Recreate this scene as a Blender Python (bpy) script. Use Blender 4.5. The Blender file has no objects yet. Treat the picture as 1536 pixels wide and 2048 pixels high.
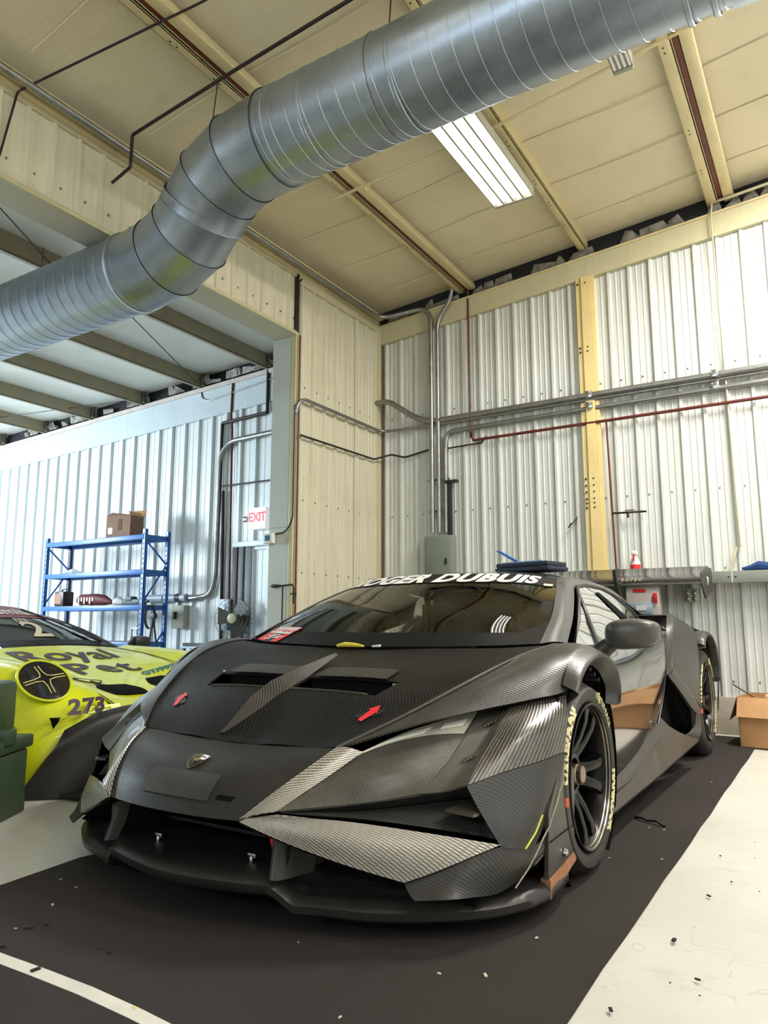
import bpy, bmesh, math, random
import numpy as np
from mathutils import Vector, Matrix
random.seed(7)
SC = bpy.context.scene
COL = SC.collection
PI = math.pi
# ---------------------------------------------------------------- camera
cam_d = bpy.data.cameras.new('camera')
cam_d.sensor_fit = 'VERTICAL'; cam_d.sensor_height = 36.0
cam_d.lens = 1451 / 2048 * 36.0
cam_d.clip_start = .05; cam_d.clip_end = 200
cam = bpy.data.objects.new('camera', cam_d); COL.objects.link(cam)
cam.location = (0, 0, .85)
cam.rotation_euler = (math.radians(90 + 8.77), 0, math.radians(31.9))
SC.camera = cam
# ---------------------------------------------------------------- world, exposure
SC.view_settings.view_transform = 'Standard'; SC.view_settings.look = 'None'
SC.view_settings.gamma = 1; SC.view_settings.use_curve_mapping = False
SC.view_settings.exposure = 0.47
w = bpy.data.worlds.new('world'); SC.world = w; w.use_nodes = True
w.node_tree.nodes['Background'].inputs[0].default_value = (.62, .74, .9, 1)
w.node_tree.nodes['Background'].inputs[1].default_value = .25
def area(name, loc, tgt, sx, sy, power, col):
    d = bpy.data.lights.new(name, 'AREA'); d.shape = 'RECTANGLE'; d.size = sx; d.size_y = sy
    d.energy = power; d.color = col
    o = bpy.data.objects.new(name, d); COL.objects.link(o); o.location = loc
    o.rotation_euler = (Vector(tgt) - Vector(loc)).to_track_quat('-Z', 'Y').to_euler()
    return o
# ceiling fluorescents of the main bay that hang outside the frame (warm white)
WARM = (1.0, .96, .90)
for i, (x, y) in enumerate([(.4, 4.9), (3.3, .9), (-1.9, .9), (2.3, 3.0), (2.3, -1.2), (-1.9, -2.0)]):
    area('bay_light', (x, y, 4.15 + .0794 * (x + 4.03) - .05), (x, y, 0), .35, 1.25, (172, 80, 4, 130, 20, 4)[i], WARM)
# open roller door of the main bay, behind and to the right of the camera
#area('roller_door_daylight', (3.9, .4, 1.6), (-1.0, 1.4, .8), 3.0, 2.6, 25, (.93, .96, 1.0))
# unseen cool light added behind the camera for the highlight on the duct
area('duct_highlight_light', (-1.5, -4.7, 3.3), (-1.5, 3.0, 3.3), 5.0, .9, 95, (.72, .86, 1.0))
# daylight through the tall side window of the left room
area('side_window_daylight', (-15.6, 2.0, 2.9), (-9.2, 8.0, 2.2), 2.6, 2.4, 820, (.74, .89, 1.0))
area('left_room_light', (-8.5, 4.6, 3.9), (-8.5, 4.6, 0), 1.2, .3, 30, (.8, .92, 1.0))
# ---------------------------------------------------------------- materials
def srgb(r, g, b):
    f = lambda c: (c / 255 / 12.92) if c / 255 <= .04045 else ((c / 255 + .055) / 1.055) ** 2.4
    return (f(r), f(g), f(b), 1)
class NT:
    def __init__(s, name):
        s.m = bpy.data.materials.new(name); s.m.use_nodes = True
        s.t = s.m.node_tree; s.b = s.t.nodes['Principled BSDF']; s.out = s.t.nodes['Material Output']
    def n(s, k, **kw):
        o = s.t.nodes.new(k)
        for a, v in kw.items(): setattr(o, a, v)
        return o
    def l(s, a, b): s.t.links.new(a, b)
    def math(s, op, a, b=None, c=None):
        o = s.n('ShaderNodeMath', operation=op)
        for i, v in enumerate((a, b, c)):
            if v is None: continue
            if isinstance(v, (int, float)): o.inputs[i].default_value = v
            else: s.l(v, o.inputs[i])
        return o.outputs[0]
    def noise(s, scale, detail=3, rough=.6, vec=None, coord='Object', stretch=None):
        o = s.n('ShaderNodeTexNoise'); o.inputs['Scale'].default_value = scale
        o.inputs['Detail'].default_value = detail; o.inputs['Roughness'].default_value = rough
        if vec is None: vec = s.n('ShaderNodeTexCoord').outputs[coord]
        if stretch:
            mp = s.n('ShaderNodeMapping'); mp.inputs['Scale'].default_value = stretch
            s.l(vec, mp.inputs[0]); vec = mp.outputs[0]
        s.l(vec, o.inputs['Vector']); return o.outputs['Fac']
    def ramp(s, fac, stops):
        o = s.n('ShaderNodeValToRGB'); e = o.color_ramp.elements
        while len(e) < len(stops): e.new(.5)
        for i, (p, c) in enumerate(stops): e[i].position = p; e[i].color = c
        s.l(fac, o.inputs[0]); return o.outputs[0]
    def mix(s, fac, a, b, blend='MIX'):
        o = s.n('ShaderNodeMix', data_type='RGBA', blend_type=blend)
        for i, v in ((0, fac), (6, a), (7, b)):
            if isinstance(v, (int, float)): o.inputs[i].default_value = v
            elif isinstance(v, tuple): o.inputs[i].default_value = v
            else: s.l(v, o.inputs[i])
        return o.outputs[2]
    def bump(s, h, dist, strength=1):
        o = s.n('ShaderNodeBump'); o.inputs['Distance'].default_value = dist; o.inputs['Strength'].default_value = strength
        s.l(h, o.inputs['Height']); s.l(o.outputs[0], s.b.inputs['Normal'])
    def setp(s, **k):
        for a, v in k.items():
            i = s.b.inputs[a.replace('_', ' ')]
            if hasattr(v, 'links') or hasattr(v, 'is_linked'): s.l(v, i)
            else: i.default_value = v
MATS = {}
def M(name, col, rough=.5, metal=0, var=.12, vs=6, bump=0, bs=60, coat=0, stretch=None, spec=.5, dirt=None):
    """plain painted / plastic / metal surface with a little procedural mottling"""
    if name in MATS: return MATS[name]
    t = NT(name)
    c = tuple(col[:3]) + (1,)
    lo = tuple(v * (1 - var) for v in c[:3]) + (1,); hi = tuple(min(1, v * (1 + var)) for v in c[:3]) + (1,)
    nz = t.noise(vs, 4, .6, stretch=stretch)
    colr = t.ramp(nz, [(.3, lo), (.7, hi)])
    if dirt:
        dn = t.noise(dirt[0], 6, .7); colr = t.mix(t.ramp(dn, [(dirt[1], (0, 0, 0, 1)), (dirt[1] + .12, (1, 1, 1, 1))]), colr, dirt[2])
    t.l(colr, t.b.inputs['Base Color'])
    t.setp(Roughness=rough, Metallic=metal)
    t.b.inputs['Specular IOR Level'].default_value = spec
    if coat: t.b.inputs['Coat Weight'].default_value = coat; t.b.inputs['Coat Roughness'].default_value = .06
    if bump: t.bump(t.noise(bs, 3, .6), bump)
    MATS[name] = t.m; return t.m
def EM(name, col, s):
    if name in MATS: return MATS[name]
    t = NT(name); t.b.inputs['Base Color'].default_value = tuple(col[:3]) + (1,)
    t.b.inputs['Emission Color'].default_value = tuple(col[:3]) + (1,); t.b.inputs['Emission Strength'].default_value = s
    MATS[name] = t.m; return t.m
def CARBON(name, dark, light, rough=.34, pitch=.011, dirn=1, coat=.25, weave=.9, metal=0., smudge=.25, spec=.5):
    """twill carbon cloth: diagonal ribs from the UVs (metres) plus smudges"""
    if name in MATS: return MATS[name]
    t = NT(name); uv = t.n('ShaderNodeTexCoord').outputs['UV']
    sep = t.n('ShaderNodeSeparateXYZ'); t.l(uv, sep.inputs[0])
    u, v = sep.outputs[0], sep.outputs[1]
    k = 2 * PI / pitch
    s1 = t.math('SINE', t.math('MULTIPLY', t.math('ADD', u, t.math('MULTIPLY', v, float(dirn))), k))
    tow = t.math('SINE', t.math('MULTIPLY', v, k * 2))
    h = t.math('ADD', t.math('MULTIPLY', s1, .46), t.math('MULTIPLY', t.math('MULTIPLY', tow, t.math('ADD', s1, 1.2)), .14))
    f = t.math('MULTIPLY_ADD', h, weave * .75, .5)
    sm = t.noise(5, 5, .65)
    f2 = t.math('ADD', f, t.math('MULTIPLY', t.math('SUBTRACT', sm, .5), smudge * 2))
    t.l(t.ramp(f2, [(.15, tuple(dark) + (1,)), (.9, tuple(light) + (1,))]), t.b.inputs['Base Color'])
    rr = t.math('ADD', rough - .1, t.math('MULTIPLY', t.noise(9, 5, .7), .22)); t.l(rr, t.b.inputs['Roughness'])
    t.b.inputs['Metallic'].default_value = metal; t.b.inputs['Specular IOR Level'].default_value = spec
    t.b.inputs['Coat Weight'].default_value = coat; t.b.inputs['Coat Roughness'].default_value = .18
    t.bump(h, .0006, .55)
    MATS[name] = t.m; return t.m
def GLASS(name, tint, refl=.06, rough=.02):
    if name in MATS: return MATS[name]
    t = NT(name); tr = t.n('ShaderNodeBsdfTransparent'); tr.inputs[0].default_value = tuple(tint) + (1,)
    gl = t.n('ShaderNodeBsdfGlossy'); gl.inputs['Roughness'].default_value = rough; gl.inputs[0].default_value = (1, 1, 1, 1)
    fr = t.n('ShaderNodeFresnel'); fr.inputs[0].default_value = 1.5
    mx = t.n('ShaderNodeMixShader'); t.l(t.math('ADD', fr.outputs[0], refl - .04), mx.inputs[0])
    t.l(tr.outputs[0], mx.inputs[1]); t.l(gl.outputs[0], mx.inputs[2]); t.l(mx.outputs[0], t.out.inputs[0])
    MATS[name] = t.m; return t.m
# ---------------------------------------------------------------- object helpers
def put(name, me, mats, parent=None, loc=None, rot=None, smooth=None):
    o = bpy.data.objects.new(name, me); COL.objects.link(o)
    if not isinstance(mats, (list, tuple)): mats = [mats]
    if not me.materials:
        for m in mats: me.materials.append(m)
    if parent: o.parent = parent
    if loc is not None: o.location = loc
    if rot is not None: o.rotation_euler = rot
    if smooth is not None:
        for p in me.polygons: p.use_smooth = True
        if smooth < 180:
            me.set_sharp_from_angle(angle=math.radians(smooth))
    return o
def thing(name, label, cat, loc=(0, 0, 0), rotz=0, group=None):
    o = bpy.data.objects.new(name, None); COL.objects.link(o); o.empty_display_size = .1
    o.location = loc; o.rotation_euler = (0, 0, rotz); o['label'] = label; o['category'] = cat
    if group: o['group'] = group
    return o
def tag(o, label, cat, group=None, kind=None):
    o['label'] = label; o['category'] = cat
    if group: o['group'] = group
    if kind: o['kind'] = kind
    return o
def struct(o): o['kind'] = 'structure'; return o
def mesh(vs, fs):
    me = bpy.data.meshes.new('m'); me.from_pydata([tuple(v) for v in vs], [], fs); me.validate(); me.update(); return me
def bm_mesh(bm):
    bmesh.ops.recalc_face_normals(bm, faces=bm.faces)
    me = bpy.data.meshes.new('m'); bm.to_mesh(me); bm.free(); return me
class B:
    """collects simple solids into one mesh"""
    def __init__(s): s.bm = bmesh.new()
    def box(s, a, b, bev=0, rot=None, piv=None):
        n0 = len(s.bm.verts)
        r = bmesh.ops.create_cube(s.bm, size=1)['verts']
        c = [(a[i] + b[i]) / 2 for i in range(3)]; d = [abs(b[i] - a[i]) for i in range(3)]
        for v in r: v.co = Vector([c[i] + v.co[i] * d[i] for i in range(3)])
        if bev:
            es = list({e for v in r for e in v.link_edges})
            bmesh.ops.bevel(s.bm, geom=es, offset=min(bev, min(d) * .45), segments=2, affect='EDGES', profile=.5)
        if rot is not None:
            s.bm.verts.ensure_lookup_table()
            p = Vector(piv if piv is not None else c); R = rot if isinstance(rot, Matrix) else Matrix.Rotation(rot, 3, 'Z')
            for v in s.bm.verts[n0:]: v.co = p + R @ (v.co - p)
        return s
    def prism(s, pts, d):
        """polygon pts (3d) extruded by vector d"""
        d = Vector(d); a = [s.bm.verts.new(p) for p in pts]; b = [s.bm.verts.new(Vector(p) + d) for p in pts]
        n = len(a); s.bm.faces.new(a); s.bm.faces.new(b[::-1])
        for i in range(n): s.bm.faces.new((a[i], b[i], b[(i + 1) % n], a[(i + 1) % n]))
        return s
    def tube(s, pts, r, seg=10, bend=0, caps=True, closed=False):
        pts = [Vector(p) for p in pts]
        if bend:
            q = [pts[0]]
            for i in range(1, len(pts) - 1):
                a, p, c = pts[i - 1], pts[i], pts[i + 1]
                la, lc = (a - p).length, (c - p).length; bb = min(bend, la * .49, lc * .49)
                A = p + (a - p).normalized() * bb; Cc = p + (c - p).normalized() * bb
                for k in range(7):
                    t = k / 6; q.append(A * (1 - t) ** 2 + p * 2 * t * (1 - t) + Cc * t * t)
            q.append(pts[-1]); pts = q
        n = len(pts); rr = r if isinstance(r, (list, tuple)) else [r] * n
        up = None; rings = []
        for i, p in enumerate(pts):
            if closed: t = (pts[(i + 1) % n] - pts[i - 1]).normalized()
            else: t = (pts[min(i + 1, n - 1)] - pts[max(i - 1, 0)]).normalized()
            if up is None: up = t.orthogonal().normalized()
            up = (up - t * up.dot(t)).normalized(); sd = t.cross(up)
            rings.append([s.bm.verts.new(p + (up * math.cos(2 * PI * k / seg) + sd * math.sin(2 * PI * k / seg)) * rr[i]) for k in range(seg)])
        m = n if closed else n - 1
        for i in range(m):
            A, Bq = rings[i], rings[(i + 1) % n]
            for k in range(seg): s.bm.faces.new((A[k], A[(k + 1) % seg], Bq[(k + 1) % seg], Bq[k]))
        if caps and not closed: s.bm.faces.new(rings[0][::-1]); s.bm.faces.new(rings[-1])
        return s
    def lathe(s, prof, c, axis='X', seg=32, closed=False, caps=True):
        """prof: (along axis, radius)"""
        c = Vector(c); ax = {'X': 0, 'Y': 1, 'Z': 2}[axis]; i1, i2 = (ax + 1) % 3, (ax + 2) % 3
        rings = []
        for (h, r) in prof:
            ring = []
            for k in range(seg):
                v = [0, 0, 0]; v[ax] = h; v[i1] = r * math.cos(2 * PI * k / seg); v[i2] = r * math.sin(2 * PI * k / seg)
                ring.append(s.bm.verts.new(c + Vector(v)))
            rings.append(ring)
        n = len(rings)
        for i in range(n if closed else n - 1):
            A, Bq = rings[i], rings[(i + 1) % n]
            for k in range(seg): s.bm.faces.new((A[k], A[(k + 1) % seg], Bq[(k + 1) % seg], Bq[k]))
        if not closed and caps:
            if prof[0][1] > 1e-4: s.bm.faces.new(rings[0][::-1])
            if prof[-1][1] > 1e-4: s.bm.faces.new(rings[-1])
        return s
    def build(s, name, mat, parent=None, smooth=35, loc=None, rot=None):
        return put(name, bm_mesh(s.bm), mat, parent, loc, rot, smooth)
def box(name, a, b, mat, parent=None, bev=0): return B().box(a, b, bev).build(name, mat, parent, 30)
def tube(name, pts, r, mat, parent=None, seg=10, bend=0, closed=False): return B().tube(pts, r, seg, bend, closed=closed).build(name, mat, parent, 50)
def copytree(o, loc=None, rot=None, label=None, parent=None):
    c = o.copy(); COL.objects.link(c); c.parent = parent
    if loc is not None: c.location = loc
    if rot is not None: c.rotation_euler = rot
    if label: c['label'] = label
    for ch in list(o.children):
        copytree(ch, parent=c)
    return c
# ---- smooth surface patches
def crow(P, n, sharp=()):
    P = np.array(P, float); m = len(P); ts = np.linspace(0, m - 1, n)
    ts = np.sort(np.unique(np.round(np.concatenate([ts, np.arange(m)]), 6))) if n <= 0 else ts
    out = []
    for t in ts:
        i = min(int(t), m - 2); u = t - i
        p1, p2 = P[i], P[i + 1]
        p0 = P[i - 1] if i > 0 and i not in sharp else 2 * p1 - p2
        p3 = P[i + 2] if i + 2 < m and (i + 1) not in sharp else 2 * p2 - p1
        out.append(.5 * (2 * p1 + (p2 - p0) * u + (2 * p0 - 5 * p1 + 4 * p2 - p3) * u * u + (3 * p1 - p0 - 3 * p2 + p3) * u ** 3))
    return np.array(out)
def dense(rows, sub=4, su=(), sv=()):
    m = len(rows[0]); n = len(rows)
    A = np.array([crow(r, (m - 1) * sub + 1, su) for r in rows])
    return np.stack([crow(A[:, j], (n - 1) * sub + 1, sv) for j in range(A.shape[1])], axis=1)
def evals(G, u, v):
    """point and normal of dense grid G (rows v, cols u), u,v in 0..1"""
    n, m = G.shape[:2]
    x = min(max(u, 0), .99999) * (m - 1); y = min(max(v, 0), .99999) * (n - 1); i, j = int(x), int(y); a, b = x - i, y - j
    p = (G[j, i] * (1 - a) + G[j, i + 1] * a) * (1 - b) + (G[j + 1, i] * (1 - a) + G[j + 1, i + 1] * a) * b
    du = G[j, i + 1] - G[j, i]; dv = G[j + 1, i] - G[j, i]; nn = np.cross(du, dv); L = np.linalg.norm(nn)
    return p, nn / (L + 1e-9)
def gridmesh(G, th=.005, drop=None, flip=False, uvs=1.0, mirror=False):
    """dense grid -> closed thin shell with UVs in metres"""
    G = np.array(G)
    if mirror: G = G * np.array([-1, 1, 1]); flip = not flip
    n, m = G.shape[:2]
    du = np.gradient(G, axis=1); dv = np.gradient(G, axis=0); N = np.cross(du, dv); N /= (np.linalg.norm(N, axis=2, keepdims=True) + 1e-9)
    if flip: N = -N
    # arc-length uv
    mid = G[n // 2]; U = np.concatenate([[0], np.cumsum(np.linalg.norm(np.diff(mid, axis=0), axis=1))])
    mc = G[:, m // 2]; V = np.concatenate([[0], np.cumsum(np.linalg.norm(np.diff(mc, axis=0), axis=1))])
    vs = [tuple(p) for p in G.reshape(-1, 3)] + [tuple(p) for p in (G - N * th).reshape(-1, 3)]
    K = n * m; idx = lambda j, i: j * m + i
    cells = [(j, i) for j in range(n - 1) for i in range(m - 1) if not (drop and drop((j + .5) / (n - 1), (i + .5) / (m - 1)))]
    cs = set(cells); fs = []
    for (j, i) in cells:
        q = (idx(j, i), idx(j, i + 1), idx(j + 1, i + 1), idx(j + 1, i))
        if flip: q = q[::-1]
        fs.append(q)
        if th:
            fs.append(tuple(K + a for a in q[::-1]))
            for (dj, di, e) in ((-1, 0, (idx(j, i), idx(j, i + 1))), (1, 0, (idx(j + 1, i + 1), idx(j + 1, i))), (0, -1, (idx(j + 1, i), idx(j, i))), (0, 1, (idx(j, i + 1), idx(j + 1, i + 1)))):
                if (j + dj, i + di) not in cs:
                    a, b = e if not flip else e[::-1]
                    fs.append((b, a, K + a, K + b))
    me = bpy.data.meshes.new('m'); me.from_pydata(vs, [], fs)
    uvl = me.uv_layers.new(name='UVMap')
    vi = np.zeros(len(me.loops), dtype=np.int32); me.loops.foreach_get('vertex_index', vi); vi = vi % K
    uv = np.stack([U[vi % m], V[vi // m]], axis=1).astype(np.float32) * uvs
    uvl.data.foreach_set('uv', uv.ravel())
    me.update(); return me
def surf(name, rows, mat, parent, sub=4, th=.005, su=(), sv=(), drop=None, flip=False, mirror=False, ang=40, label=None, smooth=True):
    G = dense(rows, sub, su, sv); me = gridmesh(G, th, drop, flip, mirror=mirror)
    o = put(name, me, mat, parent, smooth=ang)
    if label: o['label'] = label
    return o
def both(name, rows, mat, parent, **k):
    return surf(name, rows, mat, parent, **k), surf(name, rows, mat, parent, mirror=True, **k)
# ---- text
def text2d(s, size, bold=0., shear=0., space=1., align='CENTER', sub=.0):
    cu = bpy.data.curves.new('t', 'FONT'); cu.body = s; cu.size = size; cu.offset = bold; cu.shear = shear; cu.space_character = space
    cu.align_x = align; cu.align_y = 'CENTER'; cu.resolution_u = 4
    o = bpy.data.objects.new('t', cu); COL.objects.link(o)
    dg = bpy.context.evaluated_depsgraph_get(); me = bpy.data.meshes.new_from_object(o.evaluated_get(dg))
    bpy.data.objects.remove(o); bpy.data.curves.remove(cu)
    bm = bmesh.new(); bm.from_mesh(me); bpy.data.meshes.remove(me)
    bmesh.ops.remove_doubles(bm, verts=bm.verts, dist=1e-5)
    if sub:
        for _ in range(3):
            es = [e for e in bm.edges if e.calc_length() > sub]
            if not es: break
            bmesh.ops.subdivide_edges(bm, edges=es, cuts=1, use_grid_fill=False)
            bmesh.ops.triangulate(bm, faces=bm.faces)
    vs = [tuple(v.co[:2]) for v in bm.verts]; bm.verts.index_update()
    fs = [tuple(v.index for v in f.verts) for f in bm.faces]; bm.free(); return vs, fs
def text_on(name, s, size, fn, mat, parent, **k):
    """fn maps (x, y) of the flat text to a 3d point"""
    vs, fs = text2d(s, size, **k)
    return put(name, mesh([fn(x, y) for x, y in vs], fs), mat, parent)
def text_plane(name, s, size, org, xd, yd, mat, parent, **k):
    org, xd, yd = Vector(org), Vector(xd).normalized(), Vector(yd).normalized()
    return text_on(name, s, size, lambda x, y: org + xd * x + yd * y, mat, parent, **k)
# ================================================================ ROOM
m_floor = None
def concrete():
    t = NT('painted_concrete')
    n1 = t.noise(1.3, 5, .6); n2 = t.noise(14, 6, .75); n3 = t.noise(3.1, 8, .8, stretch=(1, 3, 1))
    c = t.ramp(n1, [(.3, srgb(184, 182, 172)), (.7, srgb(202, 200, 190))])
    c = t.mix(t.ramp(n3, [(.56, (0, 0, 0, 1)), (.72, (.55, .55, .55, 1))]), c, srgb(150, 142, 122))
    c = t.mix(t.ramp(n2, [(.62, (0, 0, 0, 1)), (.74, (.6, .6, .6, 1))]), c, srgb(120, 114, 100))
    # thin dark scratches
    v = t.n('ShaderNodeTexVoronoi', feature='DISTANCE_TO_EDGE'); v.inputs['Scale'].default_value = 1.1
    tc = t.n('ShaderNodeTexCoord'); w = t.n('ShaderNodeTexNoise'); w.inputs['Scale'].default_value = 2.5
    t.l(tc.outputs['Object'], w.inputs['Vector'])
    mx = t.n('ShaderNodeVectorMath', operation='ADD'); t.l(tc.outputs['Object'], mx.inputs[0]); t.l(w.outputs['Color'], mx.inputs[1]); t.l(mx.outputs[0], v.inputs['Vector'])
    c = t.mix(t.ramp(v.outputs[0], [(.0, (.25, .25, .25, 1)), (.003, (0, 0, 0, 1))]), c, srgb(120, 116, 104))
    t.l(c, t.b.inputs['Base Color']); t.setp(Roughness=.42); t.bump(n2, .0008)
    return t.m
m_floor = concrete()
def sheet(name, col, streak=.10, rough=.42, grime=srgb(120, 100, 60)):
    t = NT(name)
    n = t.noise(3, 5, .7, stretch=(6, 6, .35)); n2 = t.noise(1.2, 5, .6)
    c = t.ramp(n, [(.3, tuple(v * (1 - streak) for v in col[:3]) + (1,)), (.7, tuple(min(1, v * (1 + streak)) for v in col[:3]) + (1,))])
    c = t.mix(t.ramp(n2, [(.55, (0, 0, 0, 1)), (.85, (.22, .22, .22, 1))]), c, grime)
    t.l(c, t.b.inputs['Base Color']); t.setp(Roughness=rough); t.b.inputs['Specular IOR Level'].default_value = .5
    t.bump(t.noise(8, 3, .6, stretch=(3, 3, .5)), .0015, .6)
    return t.m
m_sheet = sheet('white_wall_sheet', srgb(205, 207, 200))
m_cream = sheet('cream_wall_sheet', srgb(206, 200, 174))
m_left = sheet('blue_white_sheet', srgb(214, 219, 220), .06)
m_flash = sheet('cream_flashing', srgb(196, 188, 152), .06)
m_flashL = sheet('pale_flashing', srgb(190, 200, 206), .05)
def insul():
    t = NT('roof_insulation_facing')
    tc = t.n('ShaderNodeTexCoord').outputs['Object']
    n = t.noise(.7, 4, .6); n2 = t.noise(5, 4, .7)
    c = t.ramp(n, [(.3, srgb(206, 193, 158)), (.7, srgb(224, 212, 180))])
    c = t.mix(t.ramp(n2, [(.6, (0, 0, 0, 1)), (.85, (.3, .3, .3, 1))]), c, srgb(150, 125, 70))
    t.l(c, t.b.inputs['Base Color']); t.setp(Roughness=.7)
    h = t.math('ADD', t.noise(2.2, 4, .6, stretch=(.6, 2.2, 1)), t.math('MULTIPLY', n2, .2)); t.bump(h, .02, .6)
    return t.m
m_insul = insul()
m_insulL = M('white_insulation_facing', srgb(212, 212, 205), .6, var=.06, vs=1.4, bump=.01, bs=4)
m_purlin = M('tan_painted_steel', srgb(208, 192, 146), .5, var=.10, vs=3, dirt=(3, .62, srgb(150, 118, 60)))
m_purlinL = M('brown_grey_steel', srgb(150, 138, 112), .5, var=.08, vs=3)
m_red = M('red_primer', srgb(105, 45, 28), .55, var=.2, vs=5)
m_foil = M('torn_insulation', srgb(120, 114, 104), .5, var=.5, vs=14, bump=.02, bs=12)
m_black = M('black_hole', (.01, .01, .012), .8)
m_grit = M('concrete_kerb', srgb(165, 158, 142), .8, var=.15, vs=9, bump=.003, bs=60)
m_galv = M('galvanised_pipe', srgb(150, 150, 146), .35, .85, var=.18, vs=12)
m_iron = M('black_iron_pipe', srgb(46, 38, 36), .45, .3, var=.3, vs=9)
m_redpipe = M('red_brown_pipe', srgb(92, 38, 30), .4, var=.2, vs=9)
m_steel = M('bright_steel', srgb(190, 190, 185), .25, 1, var=.1)
m_dkgrey = M('dark_grey_plastic', srgb(38, 38, 40), .5, var=.15)
m_white = M('white_plastic', srgb(225, 225, 220), .4, var=.04)
YB, XP, YL = 6.4, -4.03, 8.2
KR = .0794
def zr(x): return 4.22 + KR * (x + 4.03)      # underside of the main roof facing
# floor
fl = struct(box('floor', (-16.5, -5, -.1), (4.2, 9, 0), m_floor))
# ---- ribbed sheets: profile along a line, panels of five ribs as children
def ribbed(parent, mat, o, d, nrm, length, pitch, z0, z1a, z1b, depth=.024, rw=.020, minor=True, per=5, start=0.0, name='metal_panel'):
    """o origin, d direction along wall, nrm into the room"""
    d = Vector(d); nrm = Vector(nrm); o = Vector(o); n = int(length / pitch) + 1; s = start; i = 0
    while s < length:
        prof = []; e = min(length, s + pitch * per); x = s
        while x < e - 1e-6:
            q = [(0, 0), (.012, depth), (.012 + rw, depth), (.024 + rw, 0)]
            if minor:
                for c in (.36, .64):
                    q += [(pitch * c + .006, 0), (pitch * c + .012, .005), (pitch * c + .018, .005), (pitch * c + .024, 0)]
            prof += [(x + a, b) for a, b in q if x + a < e]
            x += pitch
        prof.append((e, 0))
        vs = []; fs = []
        for a, b in prof:
            p = o + d * a + nrm * (b + .004 * (i % 2)); zt = z1a + (z1b - z1a) * a / length
            vs += [(p.x, p.y, z0), (p.x, p.y, zt)]
        for k in range(len(prof) - 1): fs.append((2 * k, 2 * k + 2, 2 * k + 3, 2 * k + 1))
        ob = put(name, mesh(vs, fs), mat, parent)
        sc = B()                                       # screws
        for zz in (z0 + .12, 1.30, 1.95, 3.0):
            if zz > z0 and zz < min(z1a, z1b) - .2:
                x = s + pitch * .5
                while x < e:
                    p = o + d * x + nrm * .006; p.z = zz
                    sc.box(p - Vector((.006, .006, .006)), p + Vector((.006, .006, .006))); x += pitch
        if len(sc.bm.verts): so = sc.build('screw', m_galv, ob); so['kind'] = 'stuff'
        s = e; i += 1
# back wall, main bay
wb = struct(box('wall_back', (XP - .12, YB + .01, 0), (4.2, YB + .16, 5.4), m_grit))
ribbed(wb, m_sheet, (XP + .06, YB, 0), (1, 0, 0), (0, -1, 0), 8.1, .184, .285, 3.86, 3.86 + KR * 8.1, start=0)
box('kerb', (XP, YB - .035, 0), (4.2, YB + .01, .285), m_grit, wb, .004)
# rake flashing along the roof slope
for z0, z1, y0, nm, mt in ((3.836, 4.03, YB - .05, 'flashing', m_flash), (4.03, 4.05, YB - .062, 'flashing_lip', m_purlin)):
    B().prism([(XP, y0, z0), (4.2, y0, z0 + KR * 8.23), (4.2, y0, z1 + KR * 8.23), (XP, y0, z1)], (0, .055, 0)).build(nm, mt, wb)
# dark ragged gap between flashing and roof
B().prism([(XP, YB - .002, 4.03), (4.2, YB - .002, 4.03 + KR * 8.23), (4.2, YB - .002, 4.3 + KR * 8.23), (XP, YB - .002, 4.3)], (0, .01, 0)).build('gap_backing', m_black, wb)
rg = bmesh.new()
x = XP + .1
while x < 3.6:
    wd = random.uniform(.12, .3); zz = 4.05 + KR * (x - XP)
    if random.random() < .72:
        a = rg.verts.new((x, YB - .03, zz)); b = rg.verts.new((x + wd, YB - .03, zz + KR * wd))
        c = rg.verts.new((x + wd * random.uniform(.6, 1.1), YB - .08, zz + random.uniform(.05, .11))); d = rg.verts.new((x + wd * random.uniform(0, .5), YB - .05, zz + random.uniform(.04, .12)))
        rg.faces.new((a, b, c, d))
    x += wd * .9
o = put('torn_insulation', bm_mesh(rg), m_foil, wb); o['kind'] = 'stuff'
# yellow post on the back wall
ps = B().box((-1.845, YB - .055, .285), (-1.80, YB, 4.03)).box((-1.795, YB - .07, .285), (-1.715, YB, 4.03)).box((-1.712, YB - .055, .285), (-1.68, YB, 4.03)).build('wall_post', M('yellow_cream_steel', srgb(222, 200, 140), .5, var=.06, vs=3), wb)
hb = B()
for zz in (1.86, 1.90, 1.94, 2.0, 2.06, 2.12, 3.3, 3.34, 3.96):
    for xx in (-1.825, -1.755): hb.box((xx - .006, YB - .074, zz), (xx + .006, YB - .05, zz + .012))
hb.build('bolt_hole', m_black, ps)['kind'] = 'stuff'
# partition (cream) with the opening to the left room
wp = struct(box('wall_left', (XP - .14, 4.97, 0), (XP - .012, YB + .1, 4.2), m_grit))
ribbed(wp, m_cream, (XP, 4.99, 0), (0, 1, 0), (1, 0, 0), 1.41, .182, .1, 3.98, 3.98, depth=.022)
box('flashing', (XP, 4.97, 3.97), (XP + .03, YB, 4.07), m_flash, wp, .004)
box('corner_trim', (XP, YB - .1, .285), (XP + .035, YB - .03, 4.0), m_flash, wp, .003)
box('base_trim', (XP, 4.97, .0), (XP + .03, YB, .12), m_flash, wp, .003)
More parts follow.
